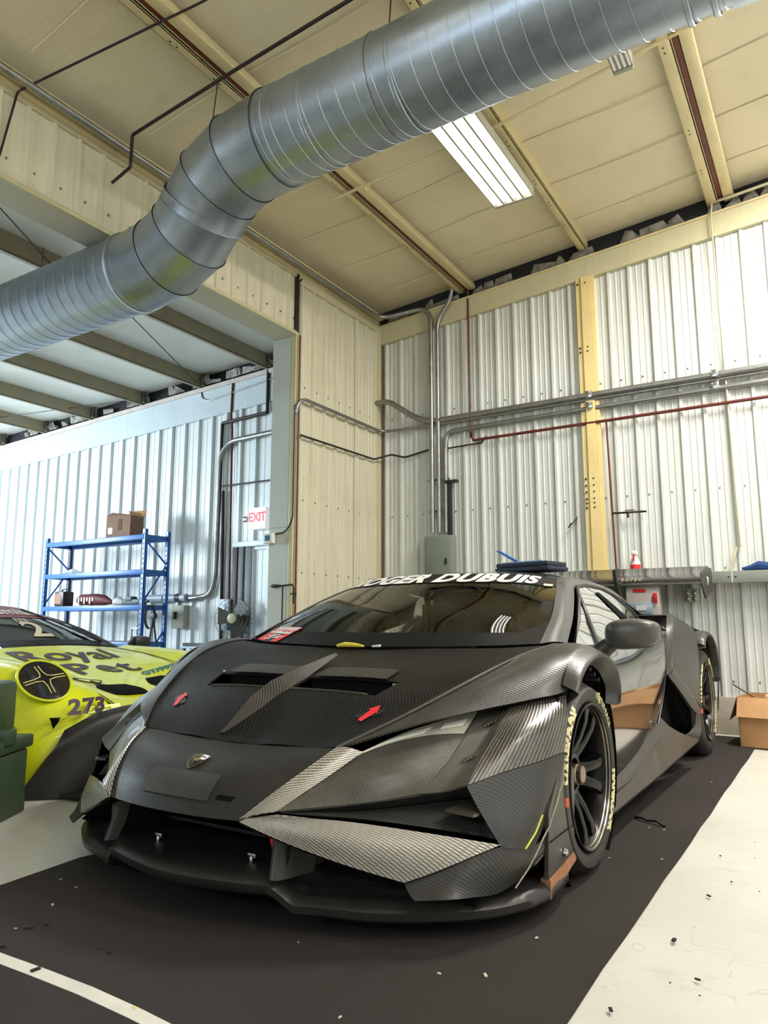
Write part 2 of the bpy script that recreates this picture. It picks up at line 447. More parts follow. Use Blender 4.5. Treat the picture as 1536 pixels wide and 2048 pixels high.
# column and header of the opening
tr = struct(box('trim_1', (XP - .27, 4.955, 0), (XP - .012, 5.12, 3.5), M('grey_white_column', srgb(196, 198, 192), .5, var=.05, vs=2, dirt=(4, .66, srgb(150, 140, 110)))))
box('corner_angle', (XP - .05, 4.945, 0), (XP + .004, 4.99, 3.5), m_flash, tr, .003)
B().box((XP - .265, 4.947, 1.70), (XP - .055, 4.957, 3.44)).build('cover_plate', M('column_plate', srgb(190, 194, 190), .45, var=.05, vs=2), tr)
B().box((XP - .265, 4.947, .05), (XP - .055, 4.957, 1.56)).build('cover_plate', M('column_plate', srgb(190, 194, 190)), tr)
hd = struct(box('trim_2', (XP - .26, -4.8, 3.47), (XP - .02, 4.965, 4.12), M('header_soffit', srgb(188, 184, 166), .6, var=.06, vs=2)))
ribbed(hd, m_cream, (XP - .015, -1, 0), (0, 1, 0), (1, 0, 0), 5.96, .182, 3.50, 4.05, 4.05, depth=.018, minor=False)
box('header_angle', (XP - .02, -4.8, 3.47), (XP + .012, 4.96, 3.505), m_flash, hd, .003)
box('header_angle', (XP - .02, -4.8, 4.03), (XP + .012, 4.96, 4.075), m_flash, hd, .003)
box('end_strip', (XP - .012, 4.93, 3.5), (XP + .012, 4.965, 4.06), m_iron, hd, .002)
# eave strut + rolled lip along the partition top
es = B().box((XP - .02, -4.8, 4.06), (XP + .05, YB - .1, 4.10), .008).box((XP + .05, -4.8, 4.08), (XP + .11, YB - .1, 4.135), .02).build('trim_3', m_purlin); struct(es)
# main roof
ce = B().prism([(XP - .2, -5, zr(XP - .2)), (4.3, -5, zr(4.3)), (4.3, -5, zr(4.3) + .1), (XP - .2, -5, zr(XP - .2) + .1)], (0, YB + .1 + 5, 0)).build('ceiling', m_insul)
struct(ce)
# sagging seams of the facing
for k, yy in enumerate([1.2, 2.15, 3.05, 4.15, 4.75, 5.35, 5.95]):
    pts = []
    for i in range(48):
        xx = XP + .2 + i * .165; sag = .010 * math.sin((xx + 3) * 5.2) - .012
        pts.append((xx, yy + .02 * math.sin(xx * 3 + k) , zr(xx) - .004 + sag * .5))
    tube('facing_seam', pts, .005, m_insul, ce, 6)
# purlins: Z sections along Y
def purlin(x, w=.075, y0=-4.8, y1=YB - .02, double=False):
    zb = zr(x) - .0
    b = B().box((x - w / 2, y0, zb - .10), (x + w / 2, y1, zb - .082), .003).box((x + w / 2 - .012, y0, zb - .10), (x + w / 2, y1, zb + .03)).box((x - w / 2, y0, zb - .10), (x - w / 2 + .006, y1, zb - .065))
    p = b.build('purlin', m_purlin, ce)
    if double:
        B().box((x + w / 2 + .004, y0, zb - .075), (x + w / 2 + .035, y1, zb - .02)).build('red_angle', m_red, p)
        B().box((x + w / 2 + .04, y0, zb - .09), (x + w / 2 + .12, y1, zb - .03), .01).build('flange', m_purlin, p)
    h = B(); yy = y1 - .6
    while yy > -1:
        for dy in (0, .05): h.lathe([(zb - .1025, .0001), (zb - .1025, .006), (zb - .100, .006)], (x - .01, yy + dy, 0), 'Z', 8)
        yy -= random.choice((.55, .9, .35))
    h.build('bolt', m_iron, p)['kind'] = 'stuff'
purlin(-3.03, .07, double=True); purlin(-1.765, .075); purlin(-.64, .09, double=True); purlin(.6, .08); purlin(1.8, .08); purlin(3.0, .08)
# right and front walls of the bay (out of the frame, seen in reflections)
m_rw = M('right_wall_paint', srgb(228, 231, 230), .6, var=.03)
wr = struct(box('wall_right', (4.2, -5, 0), (4.35, YB + .1, 4.9), m_rw))
for i in range(9): box('rib', (4.17, -4.5 + i * 1.2, 0), (4.2, -4.46 + i * 1.2, 4.7), m_rw, wr)
box('reflection_strip', (4.16, -5, 0), (4.2, YB, .32), M('tan_strip', srgb(150, 118, 80), .6), wr)  # tan strip added out of view for the brown band reflected in the door
wf = struct(box('wall_front', (-16.5, -5.15, 0), (4.35, -5, 5.6), m_rw))
B().box((XP - .14, -5, 0), (XP - .02, -1.0, 4.2)).build('wall_left_return', m_cream)['kind'] = 'structure'
# ---- left room
wl = struct(box('wall_back_left', (-16.5, YL + .01, 0), (XP - .1, YL + .15, 5.6), m_grit))
ribbed(wl, m_left, (-16.2, YL, 0), (1, 0, 0), (0, -1, 0), 12.0, .3125, .1, 3.86, 4.33, depth=.042, rw=.05, start=0)
B().prism([(-16.5, YL - .06, 3.83), (-4.1, YL - .06, 4.32), (-4.1, YL - .06, 4.78), (-16.5, YL - .06, 4.29)], (0, .05, 0)).build('flashing', m_flashL, wl)
B().prism([(-16.5, YL - .09, 4.28), (-4.1, YL - .09, 4.77), (-4.1, YL - .09, 4.84), (-16.5, YL - .09, 4.35)], (0, .08, 0)).build('rafter_lip', M('pinkish_lip', srgb(196, 184, 176), .6, var=.1), wl)
KL = .040
def zl(x): return 4.66 + KL * (x + 8.5)
cl = struct(B().prism([(-16.6, -5, zl(-16.6) + .22), (XP - .1, -5, zl(XP) + .22), (XP - .1, -5, zl(XP) + .3), (-16.6, -5, zl(-16.6) + .3)], (0, YL + 5.1, 0)).build('ceiling_left', m_insulL))
for x in (-5.72, -7.13, -8.55, -9.96, -11.33, -12.73, -14.14, -15.5):
    z0 = zl(x)
    p = B().box((x - .01, -4.9, z0), (x + .01, YL - .05, z0 + .22)).box((x - .06, -4.9, z0), (x + .01, YL - .05, z0 + .014), .003).box((x - .06, -4.9, z0), (x - .052, YL - .05, z0 + .03)).build('purlin', m_purlinL, cl)
    box('purlin_clip', (x + .03, YL - .16, z0 + .02), (x + .07, YL - .1, z0 + .2), m_galv, p, .002)
rg = bmesh.new(); x = -16
while x < -4.6:
    wd = random.uniform(.12, .3); zz = 4.78 + KL * (x + 8.5) - .08
    if random.random() < .35: x += wd * 1.1; continue
    a = rg.verts.new((x, YL - .09, zz)); b = rg.verts.new((x + wd, YL - .09, zz)); c = rg.verts.new((x + wd * random.uniform(.6, 1.3), YL - random.uniform(.07, .2), zz + random.uniform(.03, .15))); d = rg.verts.new((x + wd * .2, YL - .14, zz + random.uniform(.04, .15)))
    rg.faces.new((a, b, c, d)); x += wd * .7
o = put('torn_insulation', bm_mesh(rg), m_foil, wl); o['kind'] = 'stuff'
B().box((-16.5, YL - .02, 4.4), (-4.1, YL - .005, 5.0)).build('gap_backing', m_black, wl)
wll = struct(box('wall_far_left', (-16.5, -5, 0), (-16.35, YL, 5.4), m_rw))
# sway rods in the left room
for a, b in (((-5.72, 3.2, zl(-5.7) + .1), (-4.35, 4.9, zl(-5) - .25)), ((-7.13, 5.2, zl(-7) + .05), (-8.55, 8.0, zl(-8.5) + .05)), ((-5.72, 2.2, zl(-5.7) + .05), (-7.13, 4.5, zl(-7) + .05)), ((-16.0, 6.2, 4.45), (-9.96, 8.0, 4.68))):
    tube('sway_rod', [a, b], .007, m_iron, cl, 6)
# door and its frame
m_door = M('pale_blue_door', srgb(186, 205, 212), .45, var=.04, vs=2)
dr = struct(box('door_1', (-7.40, YL + .0, .02), (-6.50, YL + .012, 1.97), m_door))
fr = B().box((-7.78, YL - .08, 2.0), (-6.4, YL - .03, 2.08), .004).box((-7.43, YL - .03, 1.95), (-6.4, YL - .02, 2.0)).build('door_frame', M('pale_frame', srgb(196, 208, 212), .4), dr)
B().box((-7.76, YL - .09, 0), (-7.66, YL - .0, 2.0), .004).build('jamb', M('dark_jamb', srgb(38, 28, 28), .5), fr)
B().box((-7.66, YL - .075, 0), (-7.55, YL - .0, 2.0), .004).box((-7.55, YL - .055, 0), (-7.40, YL - .0, 2.0), .004).build('jamb', M('grey_jamb', srgb(92, 98, 98), .5), fr)
box('handle', (-6.62, YL - .07, .95), (-6.52, YL, 1.0), m_steel, dr, .01)
# floor mat and tape
def carpet():
    t = NT('black_carpet'); n = t.noise(1.1, 5, .6); n2 = t.noise(160, 3, .7)
    c = t.ramp(n, [(.3, srgb(40, 37, 36)), (.7, srgb(52, 48, 46))]); c = t.mix(t.math('MULTIPLY', n2, .35), c, srgb(78, 70, 66))
    t.l(c, t.b.inputs['Base Color']); t.setp(Roughness=.95); t.b.inputs['Specular IOR Level'].default_value = .15; t.bump(n2, .003); return t.m
m_mat = carpet()
ep = [(-.575, 6.22)]
for i in range(30): ep.append((-.57 + .002 * math.sin(i * 2.1) + random.uniform(-.0015, .0015), 6.2 - i * .25))
lp = [(-2.42 + random.uniform(-.02, .02), -1.2 + i * .3) for i in range(11)] + [(-2.36, 2.1), (-2.9, 2.6), (-3.0, 6.3)]
fm = B().prism([(x, y, .001) for x, y in ep + lp], (0, 0, .006)).build('floor_mat', m_mat); tag(fm, 'large thin black carpet mat lying under the black race car', 'mat')
tp = []
for i in range(15): tp.append((-2.41 + i * .17, 1.215 - .012 * math.sin(i * .9) - .003 * i))
tb = [(x, y - .038 + random.uniform(-.003, .003)) for x, y in tp][::-1]
o = B().prism([(x, y, .007) for x, y in tp + tb], (0, 0, .0012)).build('floor_tape', M('white_tape', srgb(206, 202, 192), .6, var=.08, vs=12, dirt=(16, .66, srgb(110, 105, 95)))); tag(o, 'white tape line stuck across the black mat, lower left', 'tape')
# ================================================================ DUCT
def duct_mat():
    t = NT('galvanised_duct')
    n = t.noise(5, 5, .7); sp = t.n('ShaderNodeTexVoronoi'); sp.inputs['Scale'].default_value = 45
    t.l(t.n('ShaderNodeTexCoord').outputs['Object'], sp.inputs['Vector'])
    f = t.math('ADD', t.math('MULTIPLY', n, .7), t.math('MULTIPLY', sp.outputs['Distance'], .12))
    t.l(t.ramp(f, [(.25, srgb(148, 158, 170)), (.75, srgb(182, 190, 200))]), t.b.inputs['Base Color'])
    t.setp(Metallic=.9); t.l(t.math('ADD', .30, t.math('MULTIPLY', n, .16)), t.b.inputs['Roughness'])
    t.bump(n, .002, .3); return t.m
m_duct = duct_mat()
RD = .26; YU, ZU, YLo, ZLo = 2.89, 3.595, 3.03, 3.20
dt = thing('spiral_duct', 'fat round galvanised spiral duct with an S-bend under the roof', 'duct', (-3.2, 2.95, 3.4))
def rel(p): return Vector(p) - Vector((-3.2, 2.95, 3.4))
def spiral(name, a, b, pitch, parent, r=RD, seg=64):
    """smooth cylinder with raised helical lock seam"""
    a, b = rel(a), rel(b); ax = (b - a); L = ax.length; ax.normalize(); u = ax.orthogonal().normalized(); v = ax.cross(u)
    bm = bmesh.new(); n = int(L / pitch)
    # helicoidal strips: each pitch has flat band + small ridge; built as helical sweep
    prof = [(0, 0), (.95, 0), (.962, .0022), (.985, .0022)]
    rows = []
    for k in range(seg + 1):
        th = 2 * PI * k / seg; row = []
        for i in range(-1, n + 1):
            for (q, dr) in prof:
                s = (i + q + k / seg) * pitch; s = min(max(s, 0), L)
                row.append(bm.verts.new(a + ax * s + (u * math.cos(th) + v * math.sin(th)) * (r + dr)))
        rows.append(row)
    for k in range(seg):
        A, Bq = rows[k], rows[k + 1]
        for j in range(len(A) - 1):
            if (A[j].co - A[j + 1].co).length + (Bq[j].co - Bq[j + 1].co).length > 1e-5: bm.faces.new((A[j], A[j + 1], Bq[j + 1], Bq[j]))
    bmesh.ops.remove_doubles(bm, verts=bm.verts, dist=1e-5)
    return put(name, bm_mesh(bm), m_duct, parent, smooth=28)
XU, XL_ = -2.52, -3.80
spiral('duct_section', (XU, YU, ZU), (2.4, YU, ZU + .03), .107, dt)
spiral('duct_section', (-11.5, YLo, ZLo), (XL_, YLo, ZLo), .107, dt)
# gored elbows following a smooth S centreline
P0, P1, P2, P3 = map(Vector, ((XU + .02, YU, ZU), (-3.25, YU, ZU + .02), (-3.32, YLo, ZLo - .02), (XL_ - .02, YLo, ZLo)))
P1 = Vector((-2.95, YU, ZU)); P2 = Vector((-3.37, YLo, ZLo))
# centreline: straight, bend, straight slope, bend, straight
cl_pts = [P0, P1, P2, P3]
def ring_at(p, t, r, up=Vector((0, 1, 0))):
    t = t.normalized(); u = (up - t * up.dot(t)).normalized(); v = t.cross(u)
    return [rel(p) + (u * math.cos(2 * PI * k / 48) + v * math.sin(2 * PI * k / 48)) * r for k in range(48)]
D1 = Vector((-1, 0, 0)); D2 = (P2 - P1).normalized()
def gore(parts, name):
    bm = bmesh.new(); prev = None
    for (p, t, r) in parts:
        ring = [bm.verts.new(q) for q in ring_at(p, t, r)]
        if prev:
            for k in range(48): bm.faces.new((prev[k], prev[(k + 1) % 48], ring[(k + 1) % 48], ring[k]))
        prev = ring
    return put(name, bm_mesh(bm), m_duct, dt, smooth=30)
def arc(pa, pc, pb, n):
    out = []
    for i in range(n + 1):
        s = i / n; p = pa * (1 - s) ** 2 + pc * 2 * s * (1 - s) + pb * s * s; t = (pc - pa) * (1 - s) + (pb - pc) * s; out.append((p, t))
    return out
bA = arc(Vector((XU + .02, YU, ZU)), P1, P1 + D2 * .33, 3); bB = arc(P2 - D2 * .33, P2, Vector((XL_ - .02, YLo, ZLo)), 3)
chain = bA + bB
for i in range(len(chain) - 1):
    (pa, ta), (pb, tb) = chain[i], chain[i + 1]; d = (pb - pa)
    gore([(pa, ta, RD + .010), (pa + d * .03, ta, RD + .010), (pa + d * .05, ta, RD + .002), (pb - d * .04, tb, RD + .002), (pb - d * .02, tb, RD + .004), (pb, tb, RD + .004)], 'elbow_gore')
for xx in (-1.62, -.32, -.22, XU + .1, XU + .35): 
    gore([(Vector((xx, YU, ZU)), D1, RD), (Vector((xx - .005, YU, ZU)), D1, RD + .004), (Vector((xx - .02, YU, ZU)), D1, RD + .004), (Vector((xx - .025, YU, ZU)), D1, RD)], 'coupling_bead')
for xx in (XL_ - .06,):
    gore([(Vector((xx, YLo, ZLo)), D1, RD), (Vector((xx - .005, YLo, ZLo)), D1, RD + .012), (Vector((xx - .03, YLo, ZLo)), D1, RD + .012), (Vector((xx - .035, YLo, ZLo)), D1, RD)], 'coupling_bead')
gore([(Vector((-.17, YU, ZU)), D1, RD + .004), (Vector((.9, YU, ZU + .005)), D1, RD + .004)], 'smooth_sleeve')
# paper tag stuck on the sleeve
a0 = math.atan2(.85 - ZU, -YU) + .19
lab = []
for i in range(7):
    for s in (-.045, .045): lab.append(tuple(rel((-.10 + s, YU + math.cos(a0 + (i - 3) * .025) * (RD + .007), ZU + math.sin(a0 + (i - 3) * .025) * (RD + .007)))))
lo_ = put('paper_tag', mesh(lab, [(2 * i, 2 * i + 1, 2 * i + 3, 2 * i + 2) for i in range(6)]), M('old_paper', srgb(196, 196, 186), .8, var=.06), dt)
# pencil marks on the tag
mk = B()
for i, (dx, l) in enumerate([(-.025, .03), (-.012, .035), (.003, .028), (.017, .032)]):
    p = rel((-.10 + dx, YU + math.cos(a0) * (RD + .009), ZU + math.sin(a0) * (RD + .009)))
    mk.tube([p + Vector((0, 0, l * .5)), p + Vector((.006 * (-1) ** i, 0, -l * .4))], .0012, 4)
mk.build('pencil_mark', m_dkgrey, lo_)
for xx, zt in ((-3.03, 4.22), (-1.76, 4.35)):
    tube('hanger_wire', [rel((xx + .02, YU, zt)), rel((xx, YU - .02, ZU + RD))], .004, m_iron, dt, 5)
    if xx > -3: tube('hanger_strap', [rel((xx, YU + math.cos(k * PI / 12) * (RD + .006), ZU + math.sin(k * PI / 12) * (RD + .006))) for k in range(24)], .004, m_galv, dt, 5, closed=True)
# ================================================================ FLUORESCENT FIXTURES
m_tube = EM('fluorescent_tube', (1.0, .98, .93), 7)
m_tubeL = EM('fluorescent_tube_cool', (.80, .92, 1.0), 10)
m_refl = M('enamel_reflector', srgb(150, 146, 130), .4, var=.05)
def fixture(loc, rz, label, tube_m, lit=(1, 1, 1, 1), wid=.33, hook=.165):
    t = thing('fluorescent_fixture', label, 'ceiling light', loc, rz, None)
    L = 1.22; n = 4; p = wid / n
    box('housing', (-wid / 2, -L / 2, 0), (wid / 2, L / 2, .045), m_refl, t, .004)
    for i in range(n):
        x0 = -wid / 2 + p * i
        B().prism([(x0, -L / 2, 0), (x0 + p * .5, -L / 2, -.012), (x0 + p, -L / 2, 0), (x0 + p, -L / 2, -.035), (x0 + p * .93, -L / 2, -.035), (x0 + p * .8, -L / 2, -.006), (x0 + p * .2, -L / 2, -.006), (x0 + p * .07, -L / 2, -.035), (x0, -L / 2, -.035)], (0, L, 0)).build('reflector', m_refl, t)
        tube('lamp_tube', [(x0 + p / 2, -L / 2 + .02, -.022), (x0 + p / 2, L / 2 - .02, -.022)], .0127, tube_m if lit[i] else m_white, t, 12)
    for s in (-1, 1): box('end_cap', (-wid / 2, s * L / 2 - .015, -.04), (wid / 2, s * L / 2 + .015, .05), m_refl, t, .003)
    for s in (-1, 1): tube('hook', [(0, s * .5, .04), (0, s * .5, hook)], .004, m_iron, t, 5)
    return t
fixture((-1.92, 4.42, 4.175), 0, 'lit four-tube fluorescent light hanging under the main roof beside the duct', m_tube)
fixture((-6.5, 4.27, 3.98), math.radians(90), 'four-tube strip light in the left room below the duct', m_tubeL, (1, 0, 1, 1), .34, .90)
# the fixtures are real lamps: soft light from their face
#area('fixture_glow', (-1.92, 4.42, 4.150), (-1.92, 4.42, 0), .33, 1.2, 95, WARM)
# third fixture edge-on at the right purlin
fixture((-.86, 3.55, 4.24), 0, 'narrow light strip mounted beside the right roof purlin, seen end-on', m_tube, (0, 0, 0, 0), .12, .20)
# ================================================================ PIPES and CONDUITS (back wall)
def run(name, pts, r, mat, label, cat='pipe', bend=.08, group=None, seg=10):
    o = tube(name, pts, r, mat, None, seg, bend); return tag(o, label, cat, group)
yw = YB - .035
run('black_pipe', [(-3.95, 2.864, 3.807), (-3.70, 2.81, 3.80), (-3.70, 2.81, 4.03), (-2.77, 2.79, 4.08), (-1.94, 2.78, 4.12), (1.5, 2.75, 4.33)], .011, m_iron, 'thin black iron pipe kinked downwards at its left end under the roof', bend=.02)
bpx = [(-4.09, 1.7, 3.30), (-4.0, 2.12, 3.56), (-4.0, 2.2, 4.06), (-3.85, 2.27, 4.13), (-2.7, 2.44, 4.21), (-1.2, 2.6, 4.33)]
run('thin_conduit', bpx, .007, m_iron, 'thinnest dark conduit crossing the roof at the upper left and dropping down the header', bend=.03)
run('brown_rod', [(-3.17, 4.27, 4.155), (-1.9, 4.30, 4.255), (-.3, 4.2, 4.38)], .012, m_purlin, 'tan rod running under the roof behind the fluorescent light')
run('eave_conduit', [(XP + .13, -3, 4.08), (XP + .13, 5.9, 4.06), (-3.9, 6.2, 4.06), (-3.45, YB - .09, 4.11), (-3.36, YB - .09, 4.02), (-3.36, YB - .09, 1.74)], .024, m_galv, 'grey conduit that bends down from the roof corner to the electrical panel', bend=.16)
run('conduit', [(-3.06, YB - .16, 4.3), (-3.12, YB - .1, 4.12), (-3.29, YB - .08, 3.95), (-3.29, YB - .08, 1.74)], .021, m_galv, 'conduit with a dog-leg below the roof dropping to the electrical panel', bend=.12)
run('conduit', [(-3.23, YB - .045, 1.74), (-3.23, YB - .045, 2.62), (-3.20, YB - .045, 2.76), (-2.9, YB - .045, 2.765), (3.4, YB - .045, 2.79)], .024, m_galv, 'conduit rising from the panel and bending right along the back wall', bend=.14)
run('conduit', [(-4.01, YB - .11, 3.17), (-3.86, YB - .11, 3.17), (-3.55, YB - .085, 2.95), (-3.38, YB - .07, 2.885), (3.4, YB - .06, 2.885)], .030, m_galv, 'thick conduit with an open left end, topmost of the long horizontal run', bend=.12)
run('conduit', [(XP + .03, 4.935, 2.72), (XP + .04, 4.935, 2.80), (XP + .06, 5.0, 2.865), (XP + .06, YB - .12, 2.86), (-3.9, YB - .06, 2.86), (-3.3, YB - .06, 2.85), (3.4, YB - .05, 2.84)], .016, m_galv, 'slim conduit wrapping from the column round the corner onto the back wall', bend=.07)
run('air_pipe', [(XP + .05, 4.98, 2.525), (XP + .05, YB - .2, 2.54), (-3.85, YB - .07, 2.60), (-3.7, YB - .05, 2.555), (-3.42, YB - .05, 2.60)], .010, m_iron, 'thin black pipe crossing the cream partition below the slim conduit', bend=.03)
run('air_pipe', [(-3.2, YB - .04, 2.59), (-2.83, YB - .04, 2.60), (-2.79, YB - .04, 2.66)], .008, m_iron, 'short thin pipe stub between the panel conduits and the red riser', bend=.02)
run('red_pipe', [(-2.95, YB - .05, 4.25), (-2.95, YB - .05, 2.66)], .011, m_redpipe, 'red-brown vertical pipe dropping from the roof purlin', bend=.02)
run('air_main', [(-2.92, YB - .06, 2.72), (-2.92, YB - .06, 2.625), (-2.86, YB - .06, 2.63), (3.4, YB - .06, 2.65)], .014, m_redpipe, 'dark red-brown air pipe running right along the back wall', bend=.04)
run('air_drop', [(-1.625, YB - .05, 2.62), (-1.60, YB - .05, 1.22)], .009, m_redpipe, 'thin red-brown drop pipe right of the yellow post', bend=0)
run('wall_cable', [(-.64, YB - .1, 4.42), (-.66, YB - .09, 4.25), (-.645, YB - .05, 3.0), (-.625, YB - .05, 1.45)], .007, M('beige_cord', srgb(190, 180, 150), .5), 'beige cord hanging down the right end of the back wall', bend=.05)
run('wall_cable', [(-.64, YB - .08, 4.40), (-.5, YB - .12, 4.38), (.5, YB - .12, 4.47), (3, YB - .12, 4.65)], .012, M('beige_cord', srgb(190, 180, 150), .5), 'beige cord running right under the roof edge', bend=.05)
for zz, q in ((2.27, 'upper'), (1.95, 'lower')):
    tag(box('conduit_strap', (-3.43, YB - .05, zz), (-3.19, YB - .03, zz + .02), m_galv), q + ' flat metal strap across the three vertical conduits above the panel', 'strap')
for xx, q in ((-1.76, 'at the yellow post'), (-.72, 'near the right edge')):
    for z0, z1, u in ((2.86, 2.925, 'upper'), (2.76, 2.82, 'lower')):
        tag(box('conduit_clamp', (xx - .03, YB - .10, z0), (xx + .03, YB - .02, z1), m_steel, None, .008), u + ' bright clamp on the long wall conduits ' + q, 'clamp')
# tap on the drop pipe
tp_ = thing('air_tap', 'black air tap sticking out right of the thin drop pipe', 'tap', (-1.605, YB - .06, 1.80))
tube('tap_pipe', [(0, 0, 0), (.28, 0, -.005)], .009, m_iron, tp_, 8); tube('valve', [(.13, -.01, .0), (.13, -.01, -.05)], .010, m_iron, tp_, 8); box('lever', (.11, -.03, .008), (.19, -.018, .016), m_iron, tp_, .002)
# electrical panel
ep_ = thing('electrical_panel', 'tall grey electrical panel box on the back wall left of the car roof', 'electrical panel', (-3.285, YB - .02, 1.22))
m_pan = M('panel_grey', srgb(128, 134, 122), .5, var=.06, vs=4)
box('cabinet', (-.15, -.11, 0), (.15, 0, .485), m_pan, ep_, .004)
box('door', (-.128, -.122, .02), (.128, -.11, .465), M('panel_door_grey', srgb(120, 128, 116), .5, var=.05), ep_, .003)
box('latch', (.085, -.132, .2), (.105, -.12, .26), m_iron, ep_, .002)
# black pry bar leaning on wall
pb = thing('wall_bracket', 'black T-shaped bracket standing on the electrical panel', 'bracket', (-3.185, YB - .05, 1.71))
box('stem', (-.022, -.015, 0), (.022, .015, .53), m_dkgrey, pb, .004); box('head', (-.05, -.03, .52), (.09, .02, .55), m_dkgrey, pb, .006)
# small hook on the wall
hk = B().tube([(-1.93, YB - .04, 1.78), (-2.0, YB - .07, 1.70), (-1.97, YB - .07, 1.74)], .005).tube([(-1.93, YB - .03, 1.8), (-1.93, YB - .07, 1.72)], .004); tag(hk.build('wall_hook', m_iron), 'small bent wire hook left of the yellow post', 'hook')
# ---- channel rail across the back wall
m_rail = M('grey_green_rail', srgb(128, 132, 122), .45, var=.08, vs=4)
rl = thing('wall_rail', 'grey steel channel rail running across the back wall at bench height', 'rail', (0, YB, 0))
B().box((-3.1, -.20, 1.248), (4.0, -.0, 1.256)).box((-3.1, -.205, 1.165), (4.0, -.195, 1.256), .002).box((-3.1, -.20, 1.165), (4.0, -.16, 1.172)).build('channel', m_rail, rl)
hb = B()
for xx in (-.71, -.66): hb.lathe([(-.2075, .0001), (-.2075, .007), (-.2, .007)], (xx, 0, 1.21), 'Y', 10)
hb.build('bolt_hole', m_black, rl); box('joint', (-.688, -.208, 1.168), (-.683, -.2, 1.254), m_white, rl)
for xx in (-2.9, -1.76, -.3, 1): B().prism([(xx, -.0, 1.17), (xx, -.19, 1.17), (xx, 0, 1.02)], (.008, 0, 0)).build('gusset', m_rail, rl)
wd = B().tube([(-.66, YB - .05, 1.45), (-.72, YB - .08, 1.26)], .006).tube([(-.65, YB - .05, 1.45), (-.70, YB - .08, 1.30), (-.71, YB - .09, 1.26)], .006); tag(wd.build('twine', M('beige_cord', srgb(190, 180, 150))), 'forked end of the cord touching the rail', 'cord')
# ---- cable left of the partition: thermostat, shutoff, column pipes
run('thermostat_cable', [(XP + .012, 4.935, 2.8), (XP + .012, 4.935, 1.76), (XP - .06, 4.935, 1.65), (XP - .2, 4.935, 1.64)], .007, m_iron, 'thin cable down the column edge into the thermostat', bend=.06)
run('red_pipe', [(XP + .03, 4.97, 3.47), (XP + .03, 4.97, .05)], .008, m_redpipe, 'thin red-brown pipe down the near edge of the cream partition', bend=0)
run('dark_pipe', [(XP + .06, 4.95, 4.0), (XP + .015, 4.95, 3.98), (XP + .015, 4.95, 3.5)], .008, m_iron, 'black downpipe beside the header end', bend=.02)
th = thing('thermostat', 'white thermostat box on the column with a blue screen', 'thermostat', (XP - .235, 4.945, 1.60))
box('case', (-.055, -.05, -.045), (.055, 0, .05), m_white, th, .008); box('screen', (-.035, -.053, -.02), (.025, -.049, .03), M('blue_lcd', srgb(70, 110, 150), .2), th, .001); box('cover', (.035, -.056, -.04), (.055, -.04, .045), M('cream_plastic', srgb(225, 220, 195)), th, .003)
sh = thing('shutoff_pipe', 'black pipe arm with a downward tap, standing on a thin pipe at the column', 'pipe', (XP - .04, 4.88, 0))
tube('arm', [(-.10, 0, 1.175), (0, 0, 1.175), (.12, .0, 1.185), (.12, 0, 1.02)], .009, m_iron, sh, 8, .03)
B().tube([(-.14, 0, 1.176), (-.11, 0, 1.176), (-.06, 0, 1.174), (-.01, 0, 1.176)], [.006, .017, .017, .008], 10).build('nozzle', m_iron, sh)
tube('tap_handle', [(.09, 0, 1.105), (.15, 0, 1.105)], .008, m_iron, sh, 8); tube('standpipe', [(0, 0, 1.17), (0, 0, 0)], .007, m_iron, sh, 8)
# ---- left room services
yl = YL - .07
run('gas_pipe', [(-7.15, yl, 4.70), (-7.15, yl, 4.03), (-8.08, yl, 4.0), (-8.09, yl, 2.9)], .028, m_iron, 'stepped black pipe high on the left room wall', bend=.03)
run('large_conduit', [(-6.5, yl, 3.72), (-7.9, yl, 3.68), (-8.1, yl, 3.5), (-8.12, yl, 1.55), (-8.2, yl, 1.30), (-8.5, yl, 1.25), (-9.35, yl, 1.25)], .042, m_galv, 'large grey conduit curving down the left room wall and left behind the rack', bend=.25)
run('dark_conduit', [(-8.02, yl, 2.9), (-7.98, yl, 1.5), (-7.96, yl, .3)], .026, m_iron, 'dark vertical pipe next to the large curved conduit', bend=0)
run('red_pipe', [(-7.88, yl, 4.75), (-7.90, yl, 4.1), (-7.87, yl, 3.9), (-7.82, yl, 1.1)], .019, m_redpipe, 'red-brown vertical pipe on the left room wall left of the door', bend=.05)
run('thin_pipe', [(-8.05, yl, 2.98), (-6.5, yl, 2.97)], .012, m_iron, 'thin horizontal pipe crossing above the left room door', bend=0)
run('thin_pipe', [(-8.6, yl, 4.66), (-8.55, yl, 4.48), (-8.4, yl, 4.42), (-6.6, yl, 4.6)], .011, m_galv, 'thin pale pipe along the flashing of the left room wall', bend=.05)
tb_ = thing('grey_tube', 'short thick grey tube on the left room wall right of the rack', 'pipe', (-8.9, yl, 1.26))
tube('tube_body', [(-.75, -.03, .0), (.2, -.03, -.0)], .06, M('pale_grey_tube', srgb(165, 178, 186), .4), tb_, 14)
for xx in (-.3, -.02): tube('band', [(xx, -.03, 0), (xx + .1, -.03, 0)], .066, m_dkgrey, tb_, 14)
ds = thing('disconnect_switch', 'beige switch box with a lever hanging below the grey tube', 'switch box', (-8.82, yl, .78))
box('case', (-.14, -.09, 0), (.14, .06, .36), M('beige_box', srgb(160, 158, 142), .5), ds, .01); box('lever', (-.06, -.13, .14), (-.02, -.09, .26), m_dkgrey, ds, .006)
ex = thing('exit_sign', 'white exit sign with red letters above the left room door', 'sign', (-7.22, YL - .12, 2.40))
box('case', (-.17, -.05, -.16), (.17, .06, .16), EM('sign_white', (.92, .90, .88), .25), ex, .01)
text_plane('lettering', 'EXIT', .195, (.01, -.054, .01), (1, 0, 0), (0, 0, 1), EM('exit_red', (.85, .06, .10), .5), ex, bold=.003, space=.82)
